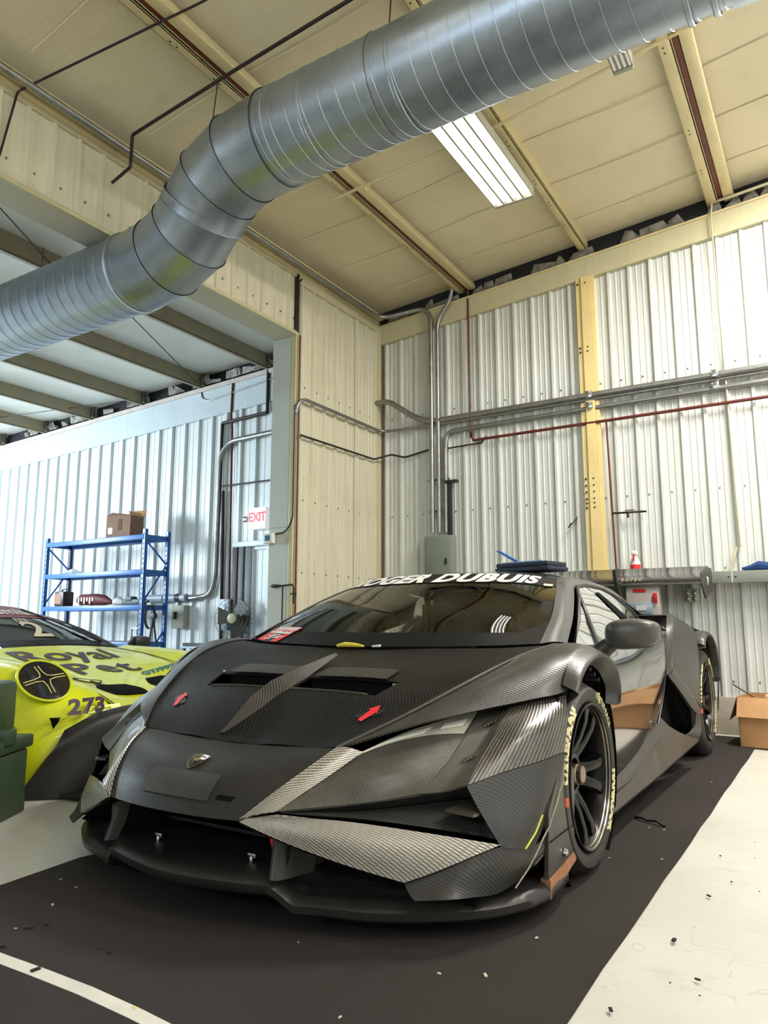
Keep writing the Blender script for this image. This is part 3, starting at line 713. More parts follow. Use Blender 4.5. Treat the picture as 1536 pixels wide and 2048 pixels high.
tube('lamp_head', [(-.26, -.03, .0), (-.19, -.03, 0)], .045, m_steel, ex, 12)
# wall fan
fn = thing('wall_fan', 'round caged fan with cream hub on the left room wall', 'fan', (-7.55, YL - .22, .93), math.radians(12))
m_fan = M('olive_grey_blade', srgb(66, 64, 54), .45)
cg = B()
for r_ in (.30, .24, .18, .12): cg.tube([(r_ * math.cos(a * PI / 18), -.055 - .02 * (1 - r_ / .3), r_ * math.sin(a * PI / 18)) for a in range(36)], .0032, 5, closed=True)
for k in range(24):
    a = k * PI / 12; cg.tube([(.06 * math.cos(a), -.075, .06 * math.sin(a)), (.30 * math.cos(a), -.05, .30 * math.sin(a)), (.30 * math.cos(a), .04, .30 * math.sin(a)), (.1 * math.cos(a), .09, .1 * math.sin(a))], .002, 4)
cg.build('cage', M('cage_wire', srgb(82, 80, 70), .4, .5), fn)
for k in range(3):
    a = k * 2 * PI / 3 + .9; c, s = math.cos(a), math.sin(a); rows = []
    for r_ in (.06, .14, .22, .275): rows.append([(r_ * c - s * q, -.02 + q * .25, r_ * s + c * q) for q in (-.07 - r_ * .2, 0, .07 + r_ * .2)])
    surf('blade', rows, m_fan, fn, 3, .003)
B().lathe([(-.095, .0001), (-.095, .05), (-.085, .072), (-.06, .075), (-.06, .0001)], (0, 0, 0), 'Y', 24).build('hub', M('cream_hub', srgb(170, 164, 130), .4), fn)
tube('motor', [(0, .0, 0), (0, .14, 0)], .07, m_fan, fn, 16); tube('arm', [(0, .1, 0), (-.15, .14, -.1), (-.2, .18, -.6)], .02, m_white, fn, 8, .05)
ob = thing('outlet_box', 'white socket box with a grey conduit stub left of the fan', 'socket', (-7.86, YL - .08, 1.06))
box('case', (-.10, -.06, -.16), (.10, 0, .16), M('pale_box', srgb(190, 204, 214), .4), ob, .006); box('cover', (-.05, -.065, -.1), (.06, -.06, .06), M('clear_grey', srgb(150, 165, 175), .2), ob, .003); box('plug', (.02, -.12, -.30), (.14, -.02, -.17), M('blue_grey_plug', srgb(130, 150, 165), .4), ob, .01)
# ================================================================ BLACK RACE CAR  (local: x to its left side, y rearwards, z up)
CX, CY = -1.73, 2.62
car = thing('race_car', 'black bare-carbon race car with huge front splitter and rear wing, parked on the mat', 'car', (CX, CY, 0))
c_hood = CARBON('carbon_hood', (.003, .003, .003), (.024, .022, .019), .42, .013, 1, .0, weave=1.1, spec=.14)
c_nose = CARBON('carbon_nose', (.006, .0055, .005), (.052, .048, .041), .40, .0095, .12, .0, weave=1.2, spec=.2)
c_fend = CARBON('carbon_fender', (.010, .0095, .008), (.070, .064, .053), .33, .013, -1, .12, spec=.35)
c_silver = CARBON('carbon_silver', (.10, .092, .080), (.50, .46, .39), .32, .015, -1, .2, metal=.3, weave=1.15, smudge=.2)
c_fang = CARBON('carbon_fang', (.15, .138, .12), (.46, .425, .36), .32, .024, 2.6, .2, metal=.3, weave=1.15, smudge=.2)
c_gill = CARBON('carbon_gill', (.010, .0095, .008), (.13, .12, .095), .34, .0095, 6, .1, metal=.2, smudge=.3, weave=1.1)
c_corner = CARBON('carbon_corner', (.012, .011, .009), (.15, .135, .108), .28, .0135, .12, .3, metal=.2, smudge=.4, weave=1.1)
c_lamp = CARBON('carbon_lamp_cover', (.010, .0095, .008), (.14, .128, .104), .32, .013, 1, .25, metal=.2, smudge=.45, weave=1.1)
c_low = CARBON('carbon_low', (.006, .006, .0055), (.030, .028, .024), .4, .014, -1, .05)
m_matt = M('matt_black_composite', srgb(40, 39, 37), .45, var=.25, vs=5, bump=.0008, bs=30, dirt=(7, .68, srgb(88, 82, 72)))
m_grey = M('scuffed_grey_composite', srgb(54, 52, 48), .38, var=.22, vs=5, bump=.001, bs=22, dirt=(6, .62, srgb(112, 106, 94)))
m_gloss = M('gloss_black_paint', (.012, .012, .012), .08, var=.1, coat=1)
m_satin = M('satin_black', srgb(34, 34, 34), .4, var=.15)
m_tear = M('raw_torn_edge', srgb(150, 140, 118), .6, var=.3, vs=40)
m_void = M('inner_black', (.004, .004, .004), .9, spec=.1)
m_rub = M('tyre_rubber', srgb(42, 40, 38), .62, var=.15, vs=9, bump=.0012, bs=50, dirt=(5, .66, srgb(78, 72, 64)))
m_rim = M('black_rim', srgb(26, 26, 27), .26, .6, var=.2, vs=9)
m_band = M('banner_black', (.006, .006, .006), .4, spec=.25)
g_scr = GLASS('windscreen_glass', (.56, .54, .49), .06, .015)
g_side = GLASS('side_glass', (.55, .57, .55), .48, .01)
m_redv = M('red_vinyl', srgb(214, 42, 50), .4, var=.04)
m_wht = M('white_lettering', srgb(222, 220, 214), .45, var=.03)
# ---------- nose panel
NR = [[(-.42, -.78, .482), (-.21, -.782, .470), (0, -.775, .464), (.21, -.782, .470), (.42, -.78, .482)],
      [(-.392, -.87, .440), (-.2, -.905, .440), (0, -.912, .438), (.2, -.905, .440), (.392, -.87, .440)],
      [(-.335, -.965, .375), (-.17, -.995, .385), (0, -1.003, .387), (.17, -.995, .385), (.335, -.965, .375)],
      [(-.275, -1.035, .311), (-.14, -1.055, .309), (0, -1.062, .309), (.14, -1.055, .309), (.275, -1.035, .311)]]
GN = dense(NR, 6); nose = put('nose_panel', gridmesh(GN, .006, flip=True), c_nose, car, smooth=40)
def nosef(px, py, off=.003):
    """px,py in metres on the nose panel: px across, py down from the lip"""
    L = .36; p, n = evals(GN, .5 + px / .78, py / L); n = n if n[1] < 0 else -n; return p + n * off
# number plate patch on the nose (rougher weave)
PA = [[nosef(x, y, .0035) for x in np.linspace(-.18 + .015 * k, .18 - .015 * k, 7)] for k, y in enumerate(np.linspace(.20, .305, 3)[::-1])][::-1]
surf('weave_patch', [[tuple(p) for p in r] for r in PA], CARBON('carbon_patch', (.008, .0075, .007), (.095, .087, .074), .4, .0085, 1.5, .0, spec=.2), nose, 2, .001, flip=True)
# shield badge: gold rim, black field, small gold bull-like mark
m_gold = M('badge_gold', srgb(168, 138, 72), .35, .7); 
def shield(s, n=10):
    r = [(-1, .86), (-.5, 1.0), (0, 1.04), (.5, 1.0), (1, .86)]; rs = [(1, .3), (.86, -.3), (.5, -.82), (0, -1.15)]
    pts = r + rs + [(-x, y) for x, y in rs[:-1][::-1]]; return [(x * s * .9, y * s) for x, y in pts]
def badge(name, s, off, mat, par, cx=0., cy=.150):
    vs = [tuple(nosef(cx, cy, off))] + [tuple(nosef(cx + x, cy - y, off)) for x, y in shield(s)]
    n = len(vs) - 1; return put(name, mesh(vs, [(0, 1 + i, 1 + (i + 1) % n) for i in range(n)]), mat, par)
badge('badge_rim', .037, .005, m_gold, nose); badge('badge_field', .0325, .0062, m_gloss, nose)
bull = [(-.55, .05), (-.35, .35), (-.1, .42), (.1, .6), (.25, .38), (.55, .3), (.62, .05), (.45, -.1), (.5, -.42), (.32, -.40), (.2, -.15), (-.05, -.2), (-.15, -.5), (-.32, -.48), (-.3, -.12), (-.5, -.2)]
put('badge_mark', mesh([tuple(nosef(x * .024, .150 - y * .024 - .002, .0075)) for x, y in bull], [tuple(range(len(bull)))]), m_gold, nose)
bt = [(-.8, .72), (-.4, .80), (0, .83), (.4, .80), (.8, .72), (.8, .6), (.4, .68), (0, .71), (-.4, .68), (-.8, .6)]
put('badge_name_bar', mesh([tuple(nosef(x * .030, .150 - y * .030, .0075)) for x, y in bt], [tuple(range(10))]), m_gold, nose)
# tow slot and small stud
sl = [[tuple(nosef(x, y, .0028)) for x in (.205, .225, .262, .275)] for y in (.275, .293)]
surf('tow_slot', sl, m_void, nose, 2, .001, flip=True)
# ---------- silver upper arm of the Y and lower fang, both sides
both('y_arm', [[(.275, -1.037, .313), (.335, -.967, .377), (.392, -.872, .442), (.422, -.782, .484)],
               [(.325, -1.020, .330), (.365, -.960, .377), (.415, -.865, .430), (.455, -.765, .482)],
               [(.372, -.990, .338), (.400, -.93, .372), (.44, -.84, .418), (.482, -.738, .470)]], c_silver, car, sub=4)
both('fang', [[(.275, -1.037, .309), (.40, -.985, .262), (.54, -.915, .212), (.68, -.832, .166)],
              [(.30, -1.022, .320), (.47, -.95, .285), (.62, -.865, .245), (.77, -.765, .200)],
              [(.372, -.992, .332), (.54, -.88, .308), (.72, -.76, .276), (.882, -.652, .246)]], c_fang, car, sub=5, su=(), th=.008, flip=True)
# chamfer under the fang, running down to the splitter
both('fang_underside', [[(.275, -1.037, .307), (.40, -.985, .260), (.54, -.915, .210), (.68, -.832, .164)], [(.275, -.95, .30), (.40, -.90, .25), (.54, -.83, .20), (.68, -.76, .155)]], m_void, car, sub=2)
# ---------- headlight cover
HL = [[(.482, -.738, .468), (.565, -.625, .520), (.635, -.50, .548), (.705, -.37, .574)],
      [(.450, -.80, .438), (.545, -.70, .480), (.630, -.60, .505), (.715, -.50, .517)],
      [(.415, -.89, .395), (.525, -.80, .430), (.620, -.71, .450), (.708, -.62, .447)],
      [(.374, -.988, .340), (.48, -.89, .347), (.58, -.81, .357), (.672, -.735, .372)]]
hls = []
for mir in (False, True):
    h_ = surf('headlight_cover', HL, c_lamp, car, sub=5, mirror=mir, flip=True, th=.006)
    sx = -1 if mir else 1; GH = dense(HL, 5)
    def hlp(u, v, off=.004):
        p, n = evals(GH, u, v); n = n if n[2] > 0 else -n; p = p + n * off; return (p[0] * sx, p[1], p[2])
    # clear upper lens band with two light bars
    surf('lens_band', [[hlp(u, v0, .003) for u in np.linspace(.07, .97, 7)] for v0 in (.0, .1, .2, .30)] if 0 else
         [[hlp(u, .02, .004) for u in np.linspace(.05, .98, 7)], [hlp(u, .12 + .06 * u, .004) for u in np.linspace(.02, .98, 7)], [hlp(u, .16 + .20 * u, .004) for u in np.linspace(.02, .98, 7)]],
         M('smoky_lens', srgb(172, 168, 152), .3, var=.2, vs=10, coat=.3), h_, 3, .002, flip=not mir)
    for (u0, u1, va, vb) in ((.04, .62, .10, .155), (.10, .60, .165, .205), (.72, .93, .10, .20)):
        surf('light_bar', [[hlp(u, va + .05 * u, .007) for u in np.linspace(u0, u1, 5)], [hlp(u, vb + .05 * u, .007) for u in np.linspace(u0 + .01, u1 - .01, 5)]], M('milky_light_bar', srgb(235, 233, 222), .3), h_, 2, .001, flip=not mir)
# ---------- gill strip with fins between headlight and corner
both('gill_strip', [[(.707, -.368, .572), (.717, -.50, .514), (.710, -.62, .444), (.674, -.735, .370)],
                    [(.755, -.335, .578), (.768, -.455, .520), (.762, -.585, .450), (.738, -.708, .378)],
                    [(.795, -.308, .598), (.803, -.42, .553), (.801, -.55, .480), (.796, -.680, .398)]], c_gill, car, sub=4, flip=True)
for sx in (1, -1):
    for (y, z) in ((-.425, .540), (-.575, .456)):
        surf('gill_fin', [[(sx * .735, y - .045, z - .018), (sx * .77, y - .02, z + .006), (sx * .803, y + .02, z + .012)], [(sx * .735, y - .03, z - .008), (sx * .77, y + .01, z + .012), (sx * .803, y + .045, z + .022)]], c_corner, car, 3, .006, flip=sx < 0)
    tube('torn_edge', [(sx * .957, -.300, .42), (sx * .955, -.315, .39), (sx * .958, -.325, .365), (sx * .953, -.35, .34), (sx * .955, -.38, .315), (sx * .951, -.42, .28), (sx * .953, -.45, .26), (sx * .947, -.49, .235), (sx * .942, -.53, .205), (sx * .93, -.57, .17), (sx * .915, -.63, .135)], .0022, m_tear, car, 5)
# ---------- corner of the front bumper
both('bumper_corner', [[(.795, -.305, .603), (.835, -.27, .608), (.885, -.225, .612), (.932, -.185, .613)],
                       [(.805, -.42, .560), (.86, -.36, .575), (.915, -.295, .572), (.950, -.235, .560)],
                       [(.802, -.55, .485), (.875, -.47, .515), (.930, -.37, .520), (.957, -.275, .500)],
                       [(.797, -.678, .400), (.865, -.56, .425), (.925, -.43, .440), (.956, -.30, .452)]], c_corner, car, sub=5, sv=(3,), flip=True)
both('bumper_lower_corner', [[(.797, -.680, .398), (.865, -.56, .423), (.925, -.43, .438), (.956, -.30, .450)],
                             [(.825, -.672, .345), (.88, -.585, .352), (.935, -.46, .365), (.952, -.345, .365)],
                             [(.855, -.662, .292), (.898, -.61, .285), (.935, -.52, .285), (.945, -.43, .285)],
                             [(.885, -.652, .243), (.905, -.625, .235), (.925, -.57, .225), (.930, -.51, .218)]], c_low, car, sub=5, flip=True)
both('bumper_foot', [[(.682, -.832, .163), (.76, -.768, .195), (.83, -.71, .222), (.885, -.652, .242), (.930, -.51, .218), (.95, -.38, .27)],
                     [(.70, -.842, .145), (.77, -.79, .160), (.835, -.735, .180), (.887, -.665, .19), (.932, -.53, .185), (.95, -.42, .215)],
                     [(.72, -.845, .130), (.795, -.805, .135), (.845, -.735, .130), (.88, -.66, .125), (.91, -.57, .145), (.935, -.50, .18)]], c_low, car, sub=4, flip=True)
for sx in (1, -1):
    tube('paint_scrape', [(sx * .936, -.60, .232), (sx * .944, -.54, .262), (sx * .948, -.49, .30)], .0022, M('yellow_green_scrape', srgb(205, 205, 60), .5), car, 5) if sx > 0 else None
# ---------- recess between headlight, corner beak and fang
both('recess_top', [[(.374, -.986, .336), (.48, -.89, .343), (.58, -.81, .354), (.674, -.735, .367), (.797, -.680, .396)],
                    [(.374, -.982, .334), (.53, -.80, .325), (.67, -.66, .335), (.80, -.56, .345), (.86, -.58, .340)]], c_low, car, sub=3, flip=True)
both('recess_back', [[(.374, -.980, .334), (.53, -.80, .323), (.67, -.66, .333), (.80, -.56, .343), (.858, -.56, .338)],
                     [(.376, -.978, .332), (.54, -.82, .305), (.71, -.69, .273), (.85, -.60, .245), (.885, -.62, .243)]], c_low, car, sub=3, flip=True)
for sx in (1, -1):
    B().prism([(sx * .74, -.70, .325), (sx * .82, -.69, .318), (sx * .845, -.62, .322), (sx * .76, -.63, .332)], (0, 0, .008)).build('winglet', c_corner, car)
    # lower brake-duct floor rising behind the fang tip
# ---------- hood
S = [(.425, -.78, .486), (.545, -.62, .562), (.67, -.38, .662), (.75, -.16, .733), (.79, .05, .766), (.775, .20, .772)]
def hood_row(S0, zc, yc, zm):
    """row from left seam to right seam"""
    x, y, z = S0
    half = [(0, yc, zc), (.08, yc, zc - .001), (x * .42, yc + (y - yc) * .06, zm), (x * .74, yc + (y - yc) * .45, (zm + z) / 2 - .004), (x * .93, yc + (y - yc) * .88, z - .003), (x, y, z)]
    return [(-a, b, c) for a, b, c in half[::-1]][:-1] + half
HR = [hood_row(S[0], .467, -.778, .474), hood_row((.485, -.70, .527), .528, -.695, .528), hood_row(S[1], .583, -.61, .580),
      hood_row((.605, -.51, .608), .622, -.53, .620), hood_row((.655, -.41, .650), .655, -.415, .656), hood_row((.70, -.31, .692), .683, -.30, .686), hood_row((.745, -.175, .730), .708, -.18, .712), hood_row((.775, -.04, .755), .729, -.09, .733), hood_row((.79, .09, .770), .749, -.02, .753)]
nr, nc = len(HR), len(HR[0])
def hdrop(v, u):
    x = (u - .5) * 2; r = v * (nr - 1)
    return 3.0 < r < 4.0 and .09 < abs(x) < .53
GHD = dense(HR, 6)
hood = put('hood', gridmesh(GHD, .007, hdrop, flip=False), c_hood, car, smooth=30)
def hoodp(x, r, off=.003):
    """x metres across, r = row index"""
    v = r / (nr - 1); n = GHD.shape[0]; row = GHD[int(round(v * (n - 1)))]; xs = row[:, 0]; u = np.interp(x, xs, np.linspace(0, 1, len(xs)))
    p, nn = evals(GHD, u, v); nn = nn if nn[2] > 0 else -nn; return p + nn * off
for sx in (1, -1):
    # black well under each vent, ramp lip behind and front lip
    B().box((sx * .03, -.57, .50), (sx * .38, -.36, .51)).prism([(sx * .03, -.40, .655), (sx * .38, -.40, .655), (sx * .38, -.41, .51), (sx * .03, -.41, .51)], (0, .006, 0)).build('vent_well', m_void, hood)
    a = [hoodp(sx * t, 4.0, .002) for t in (.06, .14, .22, .30, .37)]
    surf('vent_lip', [[tuple(p + np.array([0, -.004, .006])) for p in a], [tuple(p + np.array([0, .03, .016])) for p in a], [tuple(p + np.array([0, .09, .032])) for p in a]], CARBON('carbon_lip', (.008, .007, .006), (.08, .073, .06), .4, .014, 1, .0, spec=.25), hood, 3, .003, flip=sx < 0)
    a = [hoodp(sx * t, 3.0, .001) for t in (.04, .13, .22, .30, .36)]
    B().tube([tuple(p) for p in a], .0045, 6).build('vent_front_lip', c_corner, hood)
    for t in (.12, .19, .27): B().box((sx * t - .003, -.54, .52), (sx * t + .003, -.42, .60)).build('vent_vane', m_satin, hood)
# centre spine
SP = [[(-.008, -.20, .728), (0, -.21, .735), (.008, -.20, .728)], [(-.040, -.40, .656), (-.015, -.40, .692), (.022, -.40, .660)], [(-.066, -.53, .620), (-.03, -.56, .650), (.035, -.53, .620)], [(-.078, -.65, .562), (-.045, -.66, .595), (.0, -.64, .565)], [(-.085, -.755, .486), (-.075, -.76, .489), (-.065, -.755, .487)]]
surf('hood_spine', SP, CARBON('carbon_spine', (.010, .009, .008), (.085, .077, .062), .4, .013, -1, .0, spec=.25), hood, sub=4, su=(1,), sv=(1, 2, 3), th=.004, flip=True)
# creases and washer-like rivets, tow arrows
for sx in (1, -1):
    tube('edge_braid', [(sx * a, b - .004, c + .001) for a, b, c in [tuple(p) for p in crow(S, 26)]], .0045, c_corner if sx > 0 else c_hood, hood, 6)  # pale weave on one side, dark on the other: highlight put into the material
    ell = []
    for k in range(24):
        t = 2 * PI * k / 24; ell.append(tuple(hoodp(sx * (.43 + .050 * math.cos(t) * .55 + .03 * math.sin(t)), 2.0 - .02 + .62 * math.sin(t) * .5, .003)))
    sk = put('arrow_patch', mesh(ell, [tuple(range(24))]), m_satin, hood)
    ar = [(-.011, -.045), (.011, -.045), (.011, .012), (.022, .010), (0, .045), (-.022, .010), (-.011, .012)]
    aa = -.35 * sx
    pts = [(x * math.cos(aa) - y * math.sin(aa), x * math.sin(aa) + y * math.cos(aa)) for x, y in ar]
    put('tow_arrow', mesh([tuple(hoodp(sx * .43 + x, 2.0 + y * 11, .005)) for x, y in pts], [(0, 1, 2, 6), (6, 2, 3, 4, 5)]), m_redv, hood)
for x, r in ((-.33, 4.2), (-.42, 4.15), (.0, 4.3), (-.10, 4.4)): 
    p = hoodp(x, r, .003); B().lathe([(0, .006), (.003, .005), (.004, .0001)], tuple(p), 'Z', 10).build('rivet', m_steel, hood)
# ---------- front fenders
L_ = [(.43, -.782, .483), (.60, -.663, .545), (.745, -.475, .582), (.85, -.33, .606), (.935, -.19, .615)]
FE = [[(.428, -.781, .485)] * 4,
      [(.548, -.618, .561), (.565, -.632, .558), (.585, -.648, .552), (.60, -.661, .545)],
      [(.674, -.378, .661), (.715, -.405, .645), (.735, -.44, .615), (.748, -.47, .584)],
      [(.735, -.21, .718), (.80, -.235, .70), (.84, -.275, .66), (.862, -.315, .610)],
      [(.765, -.11, .747), (.85, -.12, .74), (.905, -.145, .700), (.94, -.172, .635)],
      [(.793, .05, .767), (.87, .03, .775), (.925, .0, .760), (.955, -.02, .722)],
      [(.79, .19, .775), (.86, .18, .777), (.92, .17, .762), (.955, .15, .728)],
      [(.80, .36, .760), (.85, .36, .755), (.90, .36, .735), (.94, .34, .67)],
      [(.815, .50, .738), (.85, .52, .720), (.88, .53, .68), (.905, .52, .62)]]
both('front_fender', FE, c_fend, car, sub=5, flip=False, th=.006)
# arch flare (matt black lip round the wheel opening)
ARC = [(-.185, .612), (-.14, .660), (-.07, .700), (.03, .724), (.14, .728), (.24, .705), (.31, .665), (.345, .60), (.33, .545)]
fl_in = [(.925, y * .97, z - .012) for y, z in ARC]; 
both('arch_flare', [[(.925, y * .93, z - .030 if i < 7 else z) for i, (y, z) in enumerate(ARC)], [(.963, y, z - .006) for y, z in ARC],
                    [(.975, y + (-.01 if i < 2 else .012 if i > 5 else 0), z + .012) for i, (y, z) in enumerate(ARC)],
                    [(.925, y * 1.02 + (.035 if i > 5 else -.01), z + (.038 if i < 7 else .03)) for i, (y, z) in enumerate(ARC)]], m_grey, car, sub=4, th=.004)
# inner arch and louvre
for sx in (1, -1):
    B().lathe([(-.17, .395), (.12, .395)], (sx * .80, .06, .33), 'X', 40, caps=False).build('wheel_well', m_void, car)
    for k in range(4): B().box((sx * .80, .06 + k * .05, .70 - k * .022), (sx * .93, .07 + k * .05, .712 - k * .022)).build('arch_louvre', m_satin, car)
# little riveted bracket near the arch
# ---------- splitter: raised centre, lower outer blades
SPp = [(-.94, -.28), (-.945, -.44), (-.90, -.60), (-.80, -.73), (-.62, -.855), (-.46, -.91), (-.375, -.945), (-.325, -.975), (-.2, -1.015), (0, -1.045)]
SPp = SPp + [(-x, y) for x, y in SPp[:-1][::-1]]
def zsp(x): 
    a = abs(x); t = min(max((a - .32) / .075, 0), 1); t = t * t * (3 - 2 * t); return .158 - .052 * t
rowsU, rowsD = [], []
n = len(SPp); P2_ = crow([(x, y, 0) for x, y in SPp], 90)
top = []; 
for x, y, _ in P2_:
    z = zsp(x); k = .94
    top.append([(x * .90, -.30, z + .0), (x * .97, y + .14 if y < -.45 else y * .8, z), (x * .985, y + .035, z), (x * 1.0, y + .008, z - .004), (x * 1.012, y - .006, z - .020), (x * 1.012, y - .004, z - .040), (x * 1.0, y + .01, z - .052), (x * .97, y + .06, z - .056), (x * .9, -.30, z - .05)])
G = np.array(top).transpose(1, 0, 2)
put('splitter', gridmesh(G, 0), M('splitter_black', srgb(38, 36, 34), .36, var=.25, vs=6, bump=.0008, bs=30, dirt=(9, .70, srgb(92, 84, 72))), car, smooth=45)
# splitter end: worn brown skid wedge, end plates
for sx in (1, -1):
    B().prism([(sx * .955, -.46, .062), (sx * .95, -.20, .105), (sx * .95, -.20, .085 + .05), (sx * .955, -.46, .115)], (-sx * .03, 0, 0)).build('skid_wedge', M('worn_brown_skid', srgb(158, 108, 78), .6, var=.25, vs=20, dirt=(14, .6, srgb(90, 60, 42))), car)
    ep0 = B().prism([(sx * .952, -.45, .30), (sx * .952, -.47, .118), (sx * .950, -.215, .135), (sx * .950, -.19, .38), (sx * .95, -.29, .44)], (-sx * .012, 0, 0)).build('fender_panel', m_grey, car)
    box('panel_seam', (sx * .9525 - .001, -.45, .214), (sx * .9525 + .001, -.20, .217), m_void, ep0)
    B().lathe([(.0, .014), (.008, .012), (.012, .0001)] if sx > 0 else [(0, .014), (-.008, .012), (-.012, .0001)], (sx * .953, -.32, .155), 'X', 12).build('bolt', m_steel, ep0)
    # strut joining bumper and splitter
    surf('splitter_strut', [[(sx * .325, -.96, .158), (sx * .345, -.99, .158), (sx * .37, -.97, .155), (sx * .40, -.86, .155)], [(sx * .315, -.93, .235), (sx * .335, -.965, .235), (sx * .365, -.945, .235), (sx * .40, -.84, .235)], [(sx * .32, -.92, .32), (sx * .345, -.955, .32), (sx * .38, -.93, .32), (sx * .41, -.82, .32)]], m_matt, car, 4, .004, flip=sx < 0)
    B().box((sx * .36, -.95, .155), (sx * .372, -.70, .32)).build('strut_web', m_matt, car)
    # white wing nuts on the splitter
    w_ = B().lathe([(0, .007), (.010, .007), (.016, .004), (.020, .0001)], (sx * .20, -.90, .158), 'Z', 10).box((sx * .20 - .016, -.902, .168), (sx * .20 + .016, -.898, .181), .002).build('wing_nut', m_steel, car)
    # dive plane at outer end
    surf('dive_plane', [[(sx * .955, -.62, .13), (sx * .99, -.56, .125), (sx * 1.0, -.40, .14), (sx * .985, -.25, .19)], [(sx * .93, -.60, .125), (sx * .93, -.5, .12), (sx * .93, -.38, .135), (sx * .93, -.25, .18)]], m_matt, car, 4, .005) if sx < 0 else None
# mouth interior
B().prism([(-.84, -.72, .10), (.84, -.72, .10), (.62, -.62, .30), (.30, -.72, .36), (-.30, -.72, .36), (-.62, -.62, .30)], (0, .03, 0)).build('mouth_back', m_void, car)
B().box((-.30, -.78, .19), (.30, -.76, .2)).build('mouth_bar', m_satin, car)
B().prism([(-.41, -.95, .31), (.41, -.95, .31), (.42, -.79, .44), (-.42, -.79, .44)], (0, .05, -.03)).build('nose_liner', m_void, car)
tube('tow_strap', [(.325, -.93, .30), (.322, -.95, .27), (.322, -.945, .23), (.325, -.90, .20)], .010, m_redv, car, 8, .02)
# ---------- dark core so nothing shows through the seams
core = B().box((-.78, -.34, .16), (.78, -.20, .55)).box((-.60, -.7, .15), (.60, .9, .40)).box((-.76, .42, .12), (.76, 2.2, .42)).box((-.60, 1.9, .15), (.60, 3.1, .72)).box((-.84, 1.7, .16), (.84, 2.2, .6))
core.build('inner_hull', m_void, car, smooth=None)
# ---------- windscreen
W0 = [(-.735, .135, .772), (-.55, .04, .764), (-.28, -.015, .757), (0, -.03, .755), (.28, -.015, .757), (.55, .04, .764), (.735, .135, .772)]
W1 = [(-.70, .36, .880), (-.52, .255, .888), (-.27, .20, .893), (0, .185, .895), (.27, .20, .893), (.52, .255, .888), (.70, .36, .880)]
W2 = [(-.640, .60, .985), (-.48, .49, .993), (-.25, .435, .998), (0, .42, 1.0), (.25, .435, .998), (.48, .49, .993), (.640, .60, .985)]
W3 = [(-.575, .83, 1.062), (-.43, .72, 1.083), (-.22, .665, 1.092), (0, .65, 1.095), (.22, .665, 1.092), (.43, .72, 1.083), (.575, .83, 1.062)]
GW = dense([W0, W1, W2, W3], 6)
ws = put('windscreen', gridmesh(GW, 0), g_scr, car, smooth=60)
def wsp(u, v, off=.002):
    p, n = evals(GW, u, v); n = n if n[1] < 0 else -n; return p + n * off
def wstrip(name, us, vfun0, vfun1, mat, off=.0025, par=None, n=24):
    rows = [[tuple(wsp(u, vfun0(u), off)) for u in np.linspace(us[0], us[1], n)], [tuple(wsp(u, (vfun0(u) + vfun1(u)) / 2, off)) for u in np.linspace(us[0], us[1], n)], [tuple(wsp(u, vfun1(u), off)) for u in np.linspace(us[0], us[1], n)]]
    return put(name, gridmesh(np.array(rows), 0), mat, par or ws, smooth=60)
wstrip('banner', (0, 1), lambda u: .835 - .10 * abs(u - .5) ** 2, lambda u: 1, m_band)
wstrip('black_border', (0, 1), lambda u: 0, lambda u: .13 + .28 * max(0, abs(u - .5) - .42) / .08 * .5, m_band)
for a, b in ((0, .045), (.955, 1)): wstrip('black_border', (a, b), lambda u: .1, lambda u: .86, m_band, n=4)
# slab-serif banner lettering
def slab(txt, size, **k):
    vs, fs = text2d(txt, size, sub=.03, **k); return vs, fs
SW = 1.14
def banner_map(x, y): return tuple(wsp(.515 + x / .90, .912 + y / .42, .0045))
bn = text_on('lettering', 'ROGER DUBUIS', .094, banner_map, m_wht, ws, bold=.0052, shear=.28, space=1.10, sub=.03)
# make the letters wide like the photo: serif feet
bx_ = [v.co.x for v in bn.data.vertices]; print('banner x', min(bx_), max(bx_))
wstrip('flag_sticker', (.945, .985), lambda u: .80, lambda u: .85, M('flag_sticker', srgb(196, 186, 172), .5, var=.2, vs=80), .005, n=4)
# ---------- roof
R_ = [[(x * 1.0, y + .004, z + .004) for x, y, z in W3],
      [(-.565, 1.05, 1.085), (-.42, 1.02, 1.110), (-.21, 1.0, 1.126), (0, 1.0, 1.132), (.21, 1.0, 1.126), (.42, 1.02, 1.110), (.565, 1.05, 1.085)],
      [(-.56, 1.42, 1.083), (-.42, 1.42, 1.112), (-.21, 1.42, 1.130), (0, 1.42, 1.136), (.21, 1.42, 1.130), (.42, 1.42, 1.112), (.56, 1.42, 1.083)],
      [(-.55, 1.85, 1.055), (-.41, 1.87, 1.085), (-.21, 1.88, 1.10), (0, 1.88, 1.105), (.21, 1.88, 1.10), (.41, 1.87, 1.085), (.55, 1.85, 1.055)],
      [(-.53, 2.35, .975), (-.40, 2.37, 1.00), (-.2, 2.38, 1.012), (0, 2.38, 1.015), (.2, 2.38, 1.012), (.40, 2.37, 1.00), (.53, 2.35, .975)],
      [(-.50, 2.9, .87), (-.38, 2.9, .885), (-.2, 2.9, .895), (0, 2.9, .897), (.2, 2.9, .895), (.38, 2.9, .885), (.50, 2.9, .87)]]
rf = surf('roof', R_, M('roof_black_gloss', srgb(30, 30, 31), .16, var=.2, vs=4, coat=.6), car, sub=5, th=.008)
